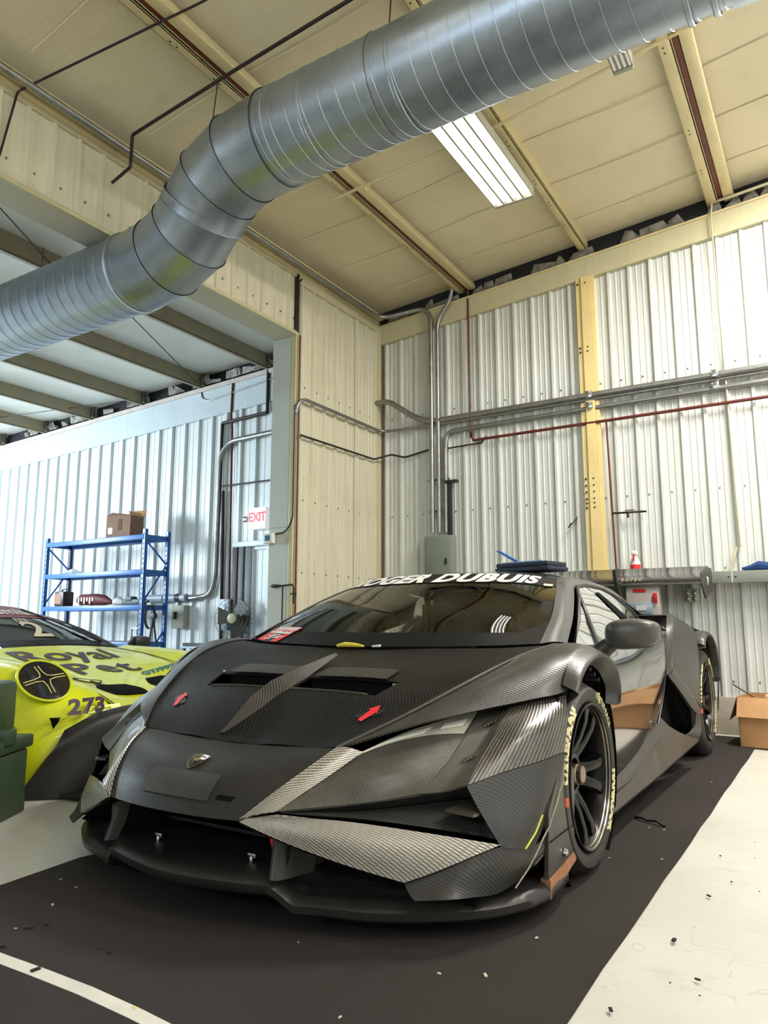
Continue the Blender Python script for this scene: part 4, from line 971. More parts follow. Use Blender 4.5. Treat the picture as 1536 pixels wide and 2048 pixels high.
# cant rail and A pillar, one per side
both('a_pillar', [[(.742, .10, .776), (.705, .355, .884), (.645, .595, .989), (.580, .825, 1.066), (.566, 1.05, 1.087), (.561, 1.42, 1.085), (.552, 1.85, 1.057), (.532, 2.35, .977), (.505, 2.85, .875)],
                  [(.775, .17, .782), (.735, .41, .886), (.672, .655, .989), (.615, .87, 1.060), (.600, 1.07, 1.075), (.598, 1.42, 1.070), (.592, 1.83, 1.040), (.580, 2.32, .958), (.56, 2.85, .86)],
                  [(.795, .27, .775), (.752, .49, .872), (.690, .72, .966), (.640, .90, 1.030), (.625, 1.08, 1.046), (.620, 1.42, 1.042), (.622, 1.78, 1.010), (.64, 2.25, .92), (.66, 2.8, .83)]], m_satin if 0 else M('pillar_black', srgb(46, 44, 42), .34, var=.15, coat=.3), car, sub=4, flip=True)
# ---------- side glass with divider, slider and tri window
SG = [[(.800, .33, .760), (.806, .60, .752), (.812, .95, .758), (.800, 1.35, .795), (.745, 1.72, .875)],
      [(.765, .52, .860), (.765, .75, .868), (.765, 1.02, .880), (.752, 1.35, .905), (.715, 1.68, .930)],
      [(.705, .74, .958), (.705, .90, .968), (.702, 1.12, .978), (.695, 1.38, .982), (.675, 1.63, .975)],
      [(.645, .915, 1.030), (.635, 1.08, 1.044), (.632, 1.22, 1.044), (.630, 1.42, 1.038), (.632, 1.62, 1.018)]]
GS = dense(SG, 5)
for mir in (False, True):
    sx = -1 if mir else 1
    sgl = put('side_window', gridmesh(GS, 0, mirror=mir), g_side, car, smooth=60)
    def sgp(u, v, off=.004):
        p, nn = evals(GS, u, v); nn = nn if nn[0] > 0 else -nn; p = p + nn * off; return (p[0] * sx, p[1], p[2])
    m_frm = M('pillar_black', srgb(46, 44, 42))
    for path in ([(0, 0), (.25, 0), (.5, 0), (.75, 0), (1, 0), (1, .3), (1, .6), (.97, .9), (.75, 1), (.5, 1), (.25, 1), (0, 1), (0, .7), (0, .35)],):
        B().tube([sgp(a, b, .002) for a, b in path], .009, 6, closed=True).build('window_seal', m_satin, sgl)
    B().tube([sgp(.30, 0), sgp(.18, .3), sgp(.07, .6), sgp(.0, .75)], .010, 6).build('divider_bar', m_frm, sgl)
    q = [[sgp(.43, .80), sgp(.52, .80)], [sgp(.56, .52), sgp(.65, .52)], [sgp(.68, .24), sgp(.775, .24)]]
    surf('sliding_slot', q, m_void, sgl, 2, .002, flip=mir)
# ---------- door (gloss) with handle patch
DR = [[(.803, .34, .752), (.812, .60, .743), (.820, .95, .748), (.835, 1.35, .780), (.872, 1.78, .795)],
      [(.868, .36, .690), (.872, .62, .680), (.874, .97, .675), (.874, 1.35, .690), (.884, 1.74, .715)],
      [(.902, .38, .600), (.898, .65, .590), (.893, 1.00, .58), (.886, 1.36, .585), (.884, 1.66, .60)],
      [(.905, .40, .45), (.897, .66, .45), (.888, 1.00, .45), (.880, 1.34, .455), (.874, 1.58, .46)],
      [(.885, .41, .22), (.878, .68, .23), (.870, 1.02, .26), (.862, 1.30, .30), (.862, 1.50, .34)]]
GD = dense(DR, 5)
for mir in (False, True):
    sx = -1 if mir else 1
    d_ = put('door', gridmesh(GD, .006, mirror=mir), m_gloss, car, smooth=60)
    def drp(u, v, off=.003):
        p, nn = evals(GD, u, v); nn = nn if nn[0] > 0 else -nn; p = p + nn * off; return (p[0] * sx, p[1], p[2])
    B().tube([drp(.02, .42), drp(.2, .37), (drp(.5, .22)), drp(.8, .10), drp(1, .03)], .0035, 6).build('door_crease', m_satin, d_)
    q = [[drp(.80, .17, .004), drp(.95, .13, .004)], [drp(.82, .30, .004), drp(.955, .26, .004)]]
    pt = surf('door_handle', q, M('grey_handle', srgb(96, 98, 92), .3, .3), d_, 2, .002, flip=mir)
# ---------- side skirt with ridge
both('side_skirt', [[(.870, .38, .235), (.868, .68, .240), (.860, 1.02, .272), (.852, 1.32, .315), (.86, 1.56, .36)],
                    [(.905, .37, .185), (.90, .70, .190), (.890, 1.04, .225), (.88, 1.38, .27), (.885, 1.66, .30)],
                    [(.900, .37, .165), (.898, .70, .170), (.895, 1.08, .19), (.90, 1.45, .215), (.915, 1.85, .24)],
                    [(.918, .37, .125), (.918, .75, .125), (.925, 1.15, .13), (.935, 1.62, .145), (.955, 2.16, .170)],
                    [(.905, .37, .108), (.905, .75, .108), (.91, 1.15, .112), (.92, 1.62, .125), (.94, 2.16, .15)]], m_grey, car, sub=4, sv=(1, 3), th=.006)
# ---------- side intake
for sx in (1, -1):
    B().prism([(sx * .80, 1.55, .16), (sx * .80, 2.14, .16), (sx * .80, 2.14, .6), (sx * .80, 1.66, .60)], (-sx * .02, 0, 0)).build('intake_duct', m_void, car)
    B().prism([(sx * .80, 2.12, .16), (sx * .93, 2.10, .16), (sx * .93, 2.12, .34), (sx * .86, 1.78, .56), (sx * .80, 1.78, .60)], (0, .02, 0)).build('intake_back', m_void, car)
both('intake_frame', [[(.872, 1.48, .335), (.878, 1.60, .45), (.884, 1.67, .57), (.882, 1.72, .66)], [(.860, 1.55, .335), (.866, 1.66, .45), (.876, 1.70, .57), (.882, 1.74, .655)]], m_satin, car, sub=3)
both('intake_blade', [[(.893, 1.69, .565), (.925, 1.80, .48), (.955, 1.93, .385), (.972, 2.03, .330)], [(.905, 1.74, .585), (.940, 1.90, .49), (.967, 2.02, .40), (.982, 2.12, .33)],
                      [(.90, 1.80, .60), (.935, 1.96, .50), (.958, 2.08, .41), (.968, 2.16, .34)]], m_grey, car, sub=4, th=.008, flip=True)
both('intake_lower_blade', [[(.972, 2.03, .332), (.965, 2.02, .27), (.95, 1.98, .235), (.92, 1.88, .215)], [(.982, 2.12, .33), (.982, 2.14, .26), (.972, 2.16, .21), (.955, 2.17, .165)]], m_grey, car, sub=4, th=.008)
# shoulder fin from roof haunch down to the blade
both('shoulder_fin', [[(.845, 2.03, .905), (.868, 1.87, .85), (.878, 1.78, .78), (.884, 1.71, .68), (.886, 1.67, .57)],
                      [(.875, 2.02, .908), (.898, 1.88, .845), (.905, 1.80, .775), (.905, 1.75, .68), (.900, 1.73, .575)],
                      [(.860, 2.10, .900), (.885, 1.96, .835), (.892, 1.88, .77), (.895, 1.82, .68), (.900, 1.78, .59)]], m_grey, car, sub=4, sv=(1,), th=.006, flip=True)
# ---------- rear quarter and haunch
both('rear_quarter', [[(.855, 2.08, .905), (.875, 1.95, .83), (.89, 1.86, .74), (.897, 1.80, .60)],
                      [(.875, 2.25, .875), (.905, 2.12, .79), (.92, 2.02, .68), (.93, 1.95, .52)],
                      [(.89, 2.42, .845), (.925, 2.30, .76), (.945, 2.18, .62), (.955, 2.06, .43)],
                      [(.90, 2.55, .815), (.94, 2.41, .735), (.958, 2.31, .60), (.966, 2.21, .36)]], m_grey, car, sub=4, flip=True)
both('rear_haunch', [[(.56, 1.95, .90), (.70, 2.0, .905), (.80, 2.05, .905), (.857, 2.08, .905)],
                     [(.58, 2.3, .88), (.70, 2.35, .89), (.80, 2.40, .872), (.89, 2.45, .842)],
                     [(.60, 2.8, .85), (.72, 2.8, .855), (.84, 2.80, .835), (.93, 2.80, .79)],
                     [(.60, 3.2, .83), (.72, 3.2, .825), (.84, 3.2, .80), (.93, 3.2, .74)],
                     [(.60, 3.38, .76), (.72, 3.37, .755), (.84, 3.34, .73), (.91, 3.3, .68)]], m_grey, car, sub=4)
RA = [(2.46 + .0, .70), (2.50, .745), (2.60, .775), (2.72, .775), (2.84, .745), (2.95, .68), (3.0, .58), (3.0, .46)]
both('rear_arch', [[(.90, y, z + .03) for y, z in RA], [(.965, y, z + .022) for y, z in RA], [(.985, y, z), *[(.985, y, z) for y, z in RA[1:]]] if 0 else [(.985, y, z) for y, z in RA], [(.94, y, z - .012) for y, z in RA]], m_grey, car, sub=4, flip=True)
both('rear_side', [[(.93, 3.2, .74), (.97, 3.02, .66), (.975, 3.02, .46), (.96, 3.02, .25)], [(.90, 3.36, .68), (.93, 3.34, .6), (.93, 3.33, .45), (.92, 3.3, .25)]], m_grey, car, sub=3)
B().box((-.90, 3.25, .25), (.90, 3.32, .72)).build('rear_bumper', m_matt, car)
surf('engine_cover', [[(-.60, 2.0, .90), (-.3, 2.2, .98), (0, 2.2, .99), (.3, 2.2, .98), (.60, 2.0, .90)], [(-.60, 2.8, .85), (-.3, 2.8, .88), (0, 2.8, .885), (.3, 2.8, .88), (.60, 2.8, .85)], [(-.60, 3.3, .80), (-.3, 3.3, .81), (0, 3.3, .81), (.3, 3.3, .81), (.60, 3.3, .80)]], m_matt, car, 4, .006)
# roof-side intake behind the window
for sx in (1, -1):
    B().prism([(sx * .655, 1.70, .98), (sx * .70, 1.78, .885), (sx * .62, 2.35, .90), (sx * .595, 2.30, .955)], (-sx * .02, 0, 0)).build('shoulder_intake', m_void, car)
# ---------- rear wing
wy, wz = 3.02, 1.150
def foil(x, ch=.34, t=.03, dz=0):
    pr = [(0, .0), (.04, .028), (.2, .042), (.5, .036), (.8, .03), (1, .04), (.8, .012), (.5, -.012), (.2, -.022), (.04, -.015)]
    return [(x, wy + a * ch, wz + b * ch * 1.5 + dz + a * .115) for a, b in pr]
wing = None
ws_ = []
for x in np.linspace(-.91, .91, 9): ws_.append(foil(x))
bm = bmesh.new(); rings = [[bm.verts.new(p) for p in r] for r in ws_]
for i in range(8):
    for k in range(10): bm.faces.new((rings[i][k], rings[i][(k + 1) % 10], rings[i + 1][(k + 1) % 10], rings[i + 1][k]))
bm.faces.new(rings[0]); bm.faces.new(rings[-1][::-1])
wing = put('rear_wing', bm_mesh(bm), M('wing_gloss_carbon', srgb(36, 34, 32), .12, var=.2, coat=.6), car, smooth=40)
for sx in (1, -1):
    e_ = B().prism([(sx * .915, 2.90, 1.205), (sx * .915, 3.12, 1.262), (sx * .915, 3.40, 1.27), (sx * .915, 3.40, 1.10), (sx * .915, 3.05, 1.03), (sx * .915, 2.90, 1.13)], (sx * .010, 0, 0)).build('wing_endplate', m_grey, wing)
    if sx > 0: text_plane('endplate_mark', 'TP', .075, (.927, 3.16, 1.16), (0, 1, 0), (0, 0, 1), m_wht, wing, bold=.004)
    B().prism([(sx * .30, 3.22, .82), (sx * .30, 3.10, .95), (sx * .30, 2.94, 1.19), (sx * .30, 2.93, 1.25), (sx * .30, 3.02, 1.27), (sx * .30, 3.10, 1.245), (sx * .30, 3.03, 1.22), (sx * .30, 3.12, 1.06), (sx * .30, 3.24, .95), (sx * .30, 3.34, .82)], (sx * .022, 0, 0)).build('wing_support', m_matt, wing)
text_plane('wing_mark', 'TROFEO', .035, (.40, wy - .004, wz + .03), (1, 0, 0), (0, .35, 1), M('faded_lettering', srgb(150, 144, 130), .5), wing, bold=.002, space=1.6, shear=.2)
# ---------- mirrors (only the left-hand one is fitted)
for sx in (1,):
    MR = []
    for (x, y0, y1, zb, zt) in ((.905, .40, .47, .770, .83), (.925, .36, .50, .750, .858), (.965, .335, .515, .745, .870), (1.03, .34, .515, .750, .873), (1.09, .36, .505, .758, .866), (1.12, .385, .49, .778, .848)):
        ring = []
        for k in range(16):
            a = 2 * PI * k / 16; ca, sa = math.cos(a), math.sin(a); e = .55
            ring.append((sx * x, (y0 + y1) / 2 + (y1 - y0) / 2 * math.copysign(abs(ca) ** e, ca), (zb + zt) / 2 + (zt - zb) / 2 * math.copysign(abs(sa) ** e, sa)))
        MR.append(ring)
    bm = bmesh.new(); rr = [[bm.verts.new(p) for p in r] for r in MR]
    for i in range(len(rr) - 1):
        for k in range(16): bm.faces.new((rr[i][k], rr[i][(k + 1) % 16], rr[i + 1][(k + 1) % 16], rr[i + 1][k]))
    bm.faces.new(rr[0]); bm.faces.new(rr[-1][::-1])
    mi = put('mirror', bm_mesh(bm), M('mirror_satin', srgb(66, 63, 59), .33, var=.1), car, smooth=50)
    mi.modifiers.new('s', 'SUBSURF').levels = 1
    B().tube([(sx * .845, .44, .705), (sx * .875, .41, .73), (sx * .935, .42, .775), (sx * .96, .42, .80)], [.045, .040, .030, .03], 12).build('mirror_stalk', m_matt, mi)
    tube('mirror_cable', [(sx * .79, .44, .76), (sx * .83, .40, .75), (sx * .87, .40, .745)], .010, m_satin, mi, 6)
# ---------- wheels
def lobe_text(par, txt, size, r, a0, mat, x, sx, sub=.02, bold=.002, space=1.0):
    def fn(u, v):
        a = a0 - (u / r) * 1.0; rad = r + v
        return (x, -math.cos(a) * rad * (1 if sx > 0 else 1), math.sin(a) * rad)
    return text_on('tyre_lettering', txt, size, fn, mat, par, bold=bold, sub=sub, space=space)
def wheel(name, x, y, z, R, wd, sx, texts=True):
    w_ = bpy.data.objects.new(name, None); COL.objects.link(w_); w_.parent = car; w_.location = (x, y, z); w_.empty_display_size = .1
    s = sx; h = wd
    pr = [(-h, .235), (-h + .01, .262), (-h - .004, .29), (-h + .012, R - .022), (-h + .04, R - .004), (-h * .5, R), (-.045, R - .003), (-.014, R - .020), (.004, .292), (.003, .27), (-.006, .247), (-.022, .236)]
    B().lathe([(a * s, b) for a, b in (pr if s > 0 else pr)], (0, 0, 0), 'X', 72, caps=False).build('tyre', m_rub, w_, 40)
    B().lathe([(-h * .95 * s, .233), (-.20 * s, .215), (-.06 * s, .218), (-.024 * s, .232), (-.008 * s, .244), (.004 * s, .246), (.006 * s, .240), (-.006 * s, .232), (-.03 * s, .222), (-.05 * s, .214), (-.2 * s, .209), (-h * .9 * s, .21)], (0, 0, 0), 'X', 64, caps=False).build('rim_barrel', m_rim, w_, 40)
    B().lathe([(-.012 * s, .2325), (.001 * s, .2405), (.002 * s, .2370), (-.012 * s, .229)], (0, 0, 0), 'X', 64, caps=False).build('rim_edge', M('polished_edge', srgb(150, 140, 118), .25, .9), w_, 40)
    # spokes: ten in pairs
    for k in range(10):
        a = 2 * PI * k / 10 + (.10 if k % 2 else -.10) + .16
        c_, s_ = math.cos(a), math.sin(a); t = (-s_, c_)
        def pt(rr, off, xx): return (xx * s, c_ * rr + t[0] * off, s_ * rr + t[1] * off)
        bm = bmesh.new(); secs = []
        for rr, wv, xo, dp in ((.062, .030, -.066, .04), (.12, .0205, -.040, .045), (.18, .0185, -.022, .05), (.230, .030, -.018, .04)):
            secs.append([bm.verts.new(pt(rr, -wv, xo - dp)), bm.verts.new(pt(rr, -wv * .8, xo - .004)), bm.verts.new(pt(rr, -wv * .3, xo)), bm.verts.new(pt(rr, wv * .3, xo)), bm.verts.new(pt(rr, wv * .8, xo - .004)), bm.verts.new(pt(rr, wv, xo - dp))])
        for i in range(3):
            for j in range(6): bm.faces.new((secs[i][j], secs[i][(j + 1) % 6], secs[i + 1][(j + 1) % 6], secs[i + 1][j]))
        bm.faces.new(secs[0]); bm.faces.new(secs[-1][::-1])
        put('spoke', bm_mesh(bm), m_rim, w_, smooth=40)
    B().lathe([(-.11 * s, .075), (-.066 * s, .075), (-.060 * s, .070), (-.060 * s, .054), (-.09 * s, .050), (-.09 * s, .0001)], (0, 0, 0), 'X', 36, caps=False).build('hub_ring', m_rim, w_, 40)
    nut = B().lathe([(-.09 * s, .036), (-.050 * s, .036), (-.046 * s, .031), (-.030 * s, .031), (-.027 * s, .026), (-.027 * s, .0001)], (0, 0, 0), 'X', 12).build('centre_nut', M('bronze_nut', srgb(140, 124, 102), .3, .85), w_, 30)
    B().lathe([(-.17 * s, .19), (-.145 * s, .19), (-.145 * s, .07)], (0, 0, 0), 'X', 40, caps=False).build('brake_disc', M('brake_iron', srgb(40, 38, 36), .4, .7), w_, 40)
    box('caliper', (-.18 * s, .08, -.09), (-.12 * s, .20, .09), M('caliper_black', srgb(30, 28, 28), .35), w_, .012)
    B().lathe([(-h * .98 * s, .23), (-h * .97 * s, .0001)], (0, 0, 0), 'X', 40).build('inner_cap', m_void, w_, 40)
    if texts:
        yl_ = M('cream_tyre_letters', srgb(206, 196, 150), .6, var=.15, vs=60)
        # outer sidewall: mapped on the flank between bead and shoulder
        def side(txt, size, a_mid, mat, r0=.279, sp=1.05, bold=.002):
            def fn(u, v):
                a = a_mid + u / r0; rad = r0 + v; xx = np.interp(rad, [.247, .27, .292, R - .02], [-.006, .003, .004, -.014]) + .0015
                return (xx * s, math.cos(a) * rad * s, math.sin(a) * rad) if s > 0 else (xx * s, -math.cos(a) * rad * s * -1, math.sin(a) * rad)
            def fn2(u, v):
                a = a_mid - u / r0; rad = r0 + v; xx = np.interp(rad, [.247, .27, .292, R - .02], [-.006, .003, .004, -.014]) + .0015
                return (xx * s, math.cos(a) * rad, math.sin(a) * rad)
            text_on('tyre_lettering', txt, size, fn2, mat, w_, bold=bold, sub=.015, space=sp)
        side('HANKOOK', .046, math.radians(150), yl_, bold=.004, sp=1.12)
        side('///', .05, math.radians(187), M('orange_letters', srgb(205, 85, 45), .6), bold=.003, sp=.8)
        side('HANKOOK', .042, math.radians(-28), yl_, bold=.004, sp=1.12)
        side('VENTUS RACE', .032, math.radians(52), yl_, bold=.0005)
        tube('chalk_mark', [(.004 * s, math.cos(1.12) * .26, math.sin(1.12) * .26), (.003 * s, math.cos(1.13) * .30, math.sin(1.13) * .30)], .0035, M('chalk_yellow', srgb(210, 205, 90), .7), w_, 5)
    return w_
wheel('front_wheel', .95, 0, .328, .325, .30, 1)
wheel('front_wheel', -.95, 0, .328, .325, .30, -1, False)
wheel('rear_wheel', .948, 2.68, .345, .345, .32, 1)
wheel('rear_wheel', -.948, 2.68, .345, .345, .32, -1, False)
# ---------- cabin
m_cage = M('cage_grey', srgb(92, 88, 80), .4, var=.1)
cab = B().tube([(-.66, .25, .60), (-.66, .33, .80), (-.58, .72, 1.01), (-.53, .95, 1.06), (-.53, 1.55, 1.05), (-.56, 1.62, .5)], .022, 10, .08)
cab.tube([(.66, .25, .60), (.66, .33, .80), (.58, .72, 1.01), (.53, .95, 1.06), (.53, 1.55, 1.05), (.56, 1.62, .5)], .022, 10, .08)
cab.tube([(-.53, .82, 1.045), (.53, .82, 1.045)], .020, 8).tube([(-.53, 1.58, 1.05), (.53, 1.58, 1.05)], .022, 8).tube([(-.55, 1.6, .55), (.50, 1.58, 1.04)], .020, 8).tube([(.55, 1.6, .55), (-.50, 1.58, 1.04)], .020, 8)
cab.tube([(-.55, .3, .45), (-.55, 1.55, .85)], .02, 8).tube([(.55, .3, .85), (.55, 1.55, .45)], .02, 8)
cab.build('roll_cage', m_cage, car)
box('firewall', (-.60, 1.74, .4), (.60, 1.76, 1.0), M('cabin_dark', srgb(30, 29, 27), .7), car)
box('cabin_floor', (-.7, .1, .40), (.7, 1.75, .42), m_void, car)
surf('dashboard', [[(-.68, .22, .62), (-.3, .14, .66), (0, .12, .66), (.3, .14, .66), (.68, .22, .62)], [(-.68, .34, .73), (-.3, .30, .745), (0, .30, .745), (.3, .30, .745), (.68, .34, .73)], [(-.66, .52, .72), (-.3, .50, .73), (0, .50, .73), (.3, .50, .73), (.66, .52, .72)]], M('dash_black', srgb(26, 25, 24), .6), car, 4, .01)
SE = [[(.14, 1.15, .48), (.22, 1.12, .47), (.42, 1.12, .47), (.50, 1.15, .48)], [(.12, 1.45, .55), (.22, 1.52, .54), (.42, 1.52, .54), (.52, 1.45, .55)], [(.11, 1.50, .78), (.22, 1.60, .78), (.42, 1.60, .78), (.53, 1.50, .78)], [(.16, 1.44, .98), (.25, 1.62, 1.0), (.39, 1.62, 1.0), (.48, 1.44, .98)]]
surf('race_seat', SE, M('seat_black', srgb(36, 34, 32), .6), car, 4, .03)
B().tube([(.32 + .15 * math.cos(a * PI / 12), .66 + .03 * math.sin(a * PI / 12), .80 + .13 * math.sin(a * PI / 12)) for a in range(24)], .013, 8, closed=True).box((.24, .65, .77), (.40, .68, .84), .01).build('steering_wheel', m_satin, car)
# intake hose and valve seen through the right of the screen
B().tube([(-.56, .40, .74), (-.55, .50, .84), (-.45, .58, .915), (-.34, .60, .93), (-.26, .62, .90), (-.25, .64, .84)], .032, 14, .1).build('air_hose', M('hose_grey', srgb(128, 124, 112), .4, var=.15), car)
B().tube([(-.40, .50, .90), (-.38, .50, .86), (-.37, .50, .80)], .012, 8).build('hose_fitting', m_satin, car)
tag_ = B().box((-.39, .47, .785), (-.35, .50, .82), .01).build('orange_valve', M('orange_red', srgb(190, 80, 55), .5), car)
tube('antenna', [(-.06, .70, 1.09), (-.055, .715, 1.105)], .004, m_wht, car, 6)
# cowl panel between hood and glass
surf('cowl', [[(-.79, .10, .764), (-.4, .0, .748), (0, -.02, .742), (.4, .0, .748), (.79, .10, .764)], [(-.76, .22, .772), (-.4, .10, .752), (0, .08, .748), (.4, .10, .752), (.76, .22, .772)]], m_void, car, 4, .004)
# ================================================================ YELLOW CAR (nose towards +x), local: x lateral, y rearwards
A_ = math.radians(91)
yc = thing('yellow_race_car', 'lime yellow race car with a purple windscreen banner, parked left of the black car', 'car', (-4.30, 3.08, -.02), A_)
yc.scale = (1, 1, .94)
m_yel = M('lime_yellow_paint', srgb(214, 222, 28), .28, var=.05, coat=.4, dirt=(16, .70, srgb(150, 150, 70)))
m_pur = M('dark_purple_vinyl', srgb(52, 22, 50), .45)
m_cov = M('black_fibre_moulding', srgb(34, 32, 30), .5, var=.3, vs=6, bump=.002, bs=18, dirt=(8, .66, srgb(70, 62, 52)))
YB_ = [  # bonnet rows front -> rear, x across
 [(-.40, -.93, .44), (-.2, -.955, .41), (0, -.96, .41), (.2, -.955, .41), (.40, -.93, .44)],
 [(-.46, -.72, .545), (-.22, -.72, .495), (0, -.72, .495), (.22, -.72, .495), (.46, -.72, .545)],
 [(-.52, -.40, .635), (-.24, -.38, .58), (0, -.38, .582), (.24, -.38, .58), (.52, -.40, .635)],
 [(-.58, 0, .695), (-.26, 0, .668), (0, 0, .672), (.26, 0, .668), (.58, 0, .695)],
 [(-.64, .42, .735), (-.3, .34, .76), (0, .32, .768), (.3, .34, .76), (.64, .42, .735)]]
GY = dense(YB_, 5); bon = put('bonnet', gridmesh(GY, .008), m_yel, yc, smooth=40)
def ybp(x, y, off=.003):
    ys = [-.95, -.72, -.385, 0, .35]; v = np.interp(y, ys, [0, .25, .5, .75, 1]); n = GY.shape[0]; row = GY[int(round(v * (n - 1)))]
    u = np.interp(x, row[:, 0], np.linspace(0, 1, len(row))); p, nn = evals(GY, u, v); nn = nn if nn[2] > 0 else -nn; return tuple(p + nn * off)
both('front_wing', [[(.46, -.925, .455), (.60, -.90, .44), (.74, -.84, .40), (.84, -.74, .34)],
                    [(.465, -.72, .565), (.60, -.74, .575), (.76, -.70, .53), (.87, -.62, .42)],
                    [(.525, -.40, .64), (.64, -.45, .685), (.80, -.45, .66), (.91, -.42, .52)],
                    [(.585, 0, .70), (.70, 0, .735), (.84, 0, .715), (.935, 0, .60)],
                    [(.645, .42, .738), (.74, .40, .755), (.86, .40, .71), (.93, .40, .56)]], m_yel, yc, sub=5)
# bumper skin near side and lower flank
both('bumper_side', [[(.40, -.915, .472), (.60, -.885, .462), (.74, -.82, .42), (.83, -.72, .375), (.895, -.43, .53)],
                     [(.42, -.97, .36), (.60, -.945, .34), (.76, -.87, .31), (.87, -.76, .28), (.925, -.48, .36)],
                     [(.56, -.975, .20), (.66, -.955, .18), (.78, -.88, .17), (.885, -.76, .17), (.93, -.46, .17)],
                     [(.62, -.96, .07), (.70, -.93, .07), (.80, -.86, .07), (.89, -.74, .07), (.93, -.44, .07)]], m_yel, yc, sub=4, flip=True)
both('flank', [[(.91, -.42, .52), (.935, 0, .60), (.93, .40, .56), (.90, .8, .6), (.88, 1.3, .62)], [(.925, -.42, .3), (.95, 0, .3), (.94, .40, .3), (.92, .8, .3), (.92, 1.3, .3)], [(.92, -.42, .06), (.94, 0, .06), (.93, .4, .06), (.92, .8, .06), (.92, 1.3, .06)]], m_yel, yc, sub=3)
# big black bare moulding over the mouth
for sx in (1, -1):
    surf('mouth_moulding', [[(sx * .08, -1.0, .47), (sx * .30, -.985, .47), (sx * .55, -.95, .44), (sx * .72, -.90, .36)],
                            [(sx * .08, -1.06, .45), (sx * .30, -1.05, .45), (sx * .60, -1.0, .40), (sx * .79, -.93, .28)],
                            [(sx * .30, -1.06, .34), (sx * .42, -1.06, .32), (sx * .66, -1.0, .27), (sx * .85, -.89, .17)],
                            [(sx * .46, -1.07, .16), (sx * .54, -1.06, .15), (sx * .72, -1.0, .12), (sx * .90, -.84, .07)],
                            [(sx * .52, -1.08, .03), (sx * .60, -1.06, .03), (sx * .76, -.99, .03), (sx * .94, -.80, .03)]], m_cov, yc, 4, .012, flip=sx > 0)
B().box((-.55, -1.0, .10), (.55, -.94, .42)).build('mouth_void', m_void, yc)
B().box((-.78, -1.10, .035), (.78, -.8, .055), .008).build('lip', m_cov, yc)
tube('yellow_rod', [(-.5, -1.04, .26), (.5, -1.04, .26)], .010, m_yel, yc, 8)
# round headlight units with cross light signature
def ring_disc(parent, name, c, n, ax1, ax2, r1, r2, mat, off):
    c, n, ax1, ax2 = map(np.array, (c, n, ax1, ax2)); vs = [tuple(c + n * off)] + [tuple(c + n * off * .6 + ax1 * r1 * math.cos(t) + ax2 * r2 * math.sin(t)) for t in np.linspace(0, 2 * PI, 37)[:-1]]
    return put(name, mesh(vs, [(0, 1 + i, 1 + (i + 1) % 36) for i in range(36)]), mat, parent, smooth=60)
for sx in (1, -1):
    c = np.array([sx * .69, -.66, .600]); n = np.array([sx * .25, -.62, .75]); n /= np.linalg.norm(n)
    a1 = np.array([1, 0, 0]) - n * n[0]; a1 /= np.linalg.norm(a1); a2 = np.cross(n, a1); a2 *= np.sign(a2[1]) * -1
    tb = B().tube([tuple(c + n * .014 + a1 * .128 * math.cos(t) + a2 * .158 * math.sin(t)) for t in np.linspace(0, 2 * PI, 37)[:-1]], .008, 6, closed=True).build('headlight_rim', m_yel, yc)
    hl = ring_disc(yc, 'headlight', c, n, a1, a2, .124, .154, M('headlight_dark', srgb(30, 26, 24), .12, coat=.8), .028)
    cr = B()
    for q in range(4):
        t0 = q * PI / 2 + PI / 4
        dd = lambda t: a1 * math.cos(t) + a2 * math.sin(t)
        b_ = dd(t0)
        cr.tube([tuple(c + n * .021 + dd(t0 - PI / 4) * .098 + b_ * .014), tuple(c + n * .028 + dd(t0 - PI / 4) * .04 + b_ * .014), tuple(c + n * .031 + b_ * .026), tuple(c + n * .028 + dd(t0 + PI / 4) * .04 + b_ * .014), tuple(c + n * .021 + dd(t0 + PI / 4) * .098 + b_ * .014)], .003, 5)
    cr.build('light_signature', M('pale_yellow_line', srgb(224, 212, 130), .3), hl)
# bonnet openings and stickers
for (xa, xb, ya, yb_) in ((-.34, -.02, -.74, -.55), (.10, .34, -.70, -.47)):
    q = [[ybp(xa + .05, ya, .004), ybp(xb - .02, ya, .004)], [ybp(xa, (ya + yb_) / 2, .003), ybp(xb, (ya + yb_) / 2, .003)], [ybp(xa + .06, yb_, .004), ybp(xb - .05, yb_, .004)]]
    surf('bonnet_opening', q, m_void, bon, 3, .002)
def yt(name, txt, size, x0, y0, mat, **k): return text_on(name, txt, size, lambda u, v: ybp(x0 + u, y0 - 0 + v * 1.0, .005), mat, bon, sub=.05, **k)
yt('lettering', 'Royal', .33, .0, .12, m_pur, bold=.006, space=1.02)
yt('lettering', 'Pet', .33, .04, -.20, m_pur, bold=.006, space=1.15)
yt('lettering', 'GT/992', .085, .34, -.38, M('teal_vinyl', srgb(40, 110, 120), .4), bold=.004, shear=.3)
text_on('lettering', '273', .14, lambda u, v: (-.62 + u, -.935 + v * .25 + abs(u) * .1, .475 + v * .75), m_pur, yc, bold=.007, space=1.1, shear=.15)
sm_ = B()
for (u, v, a, b) in ((-.26, -.42, .12, .016), (-.22, -.44, .03, .04)):
    pass
oval = [ybp(-.27 + .10 * math.cos(t), -.46 + .035 * math.sin(t), .004) for t in np.linspace(0, 2 * PI, 21)[:-1]]
put('oval_sticker', mesh(oval, [tuple(range(20))]), m_yel, bon); B().tube(oval, .004, 5, closed=True).build('oval_outline', m_dkgrey, bon)
put('dot_sticker', mesh([ybp(-.23 + .05 * math.cos(t), -.54 + .03 * math.sin(t), .004) for t in np.linspace(0, 2 * PI, 17)[:-1]], [tuple(range(16))]), m_dkgrey, bon)
B().tube([ybp(-.26, -.47, .004), ybp(-.235, -.53, .004)], .008, 5).build('stem_sticker', m_dkgrey, bon)
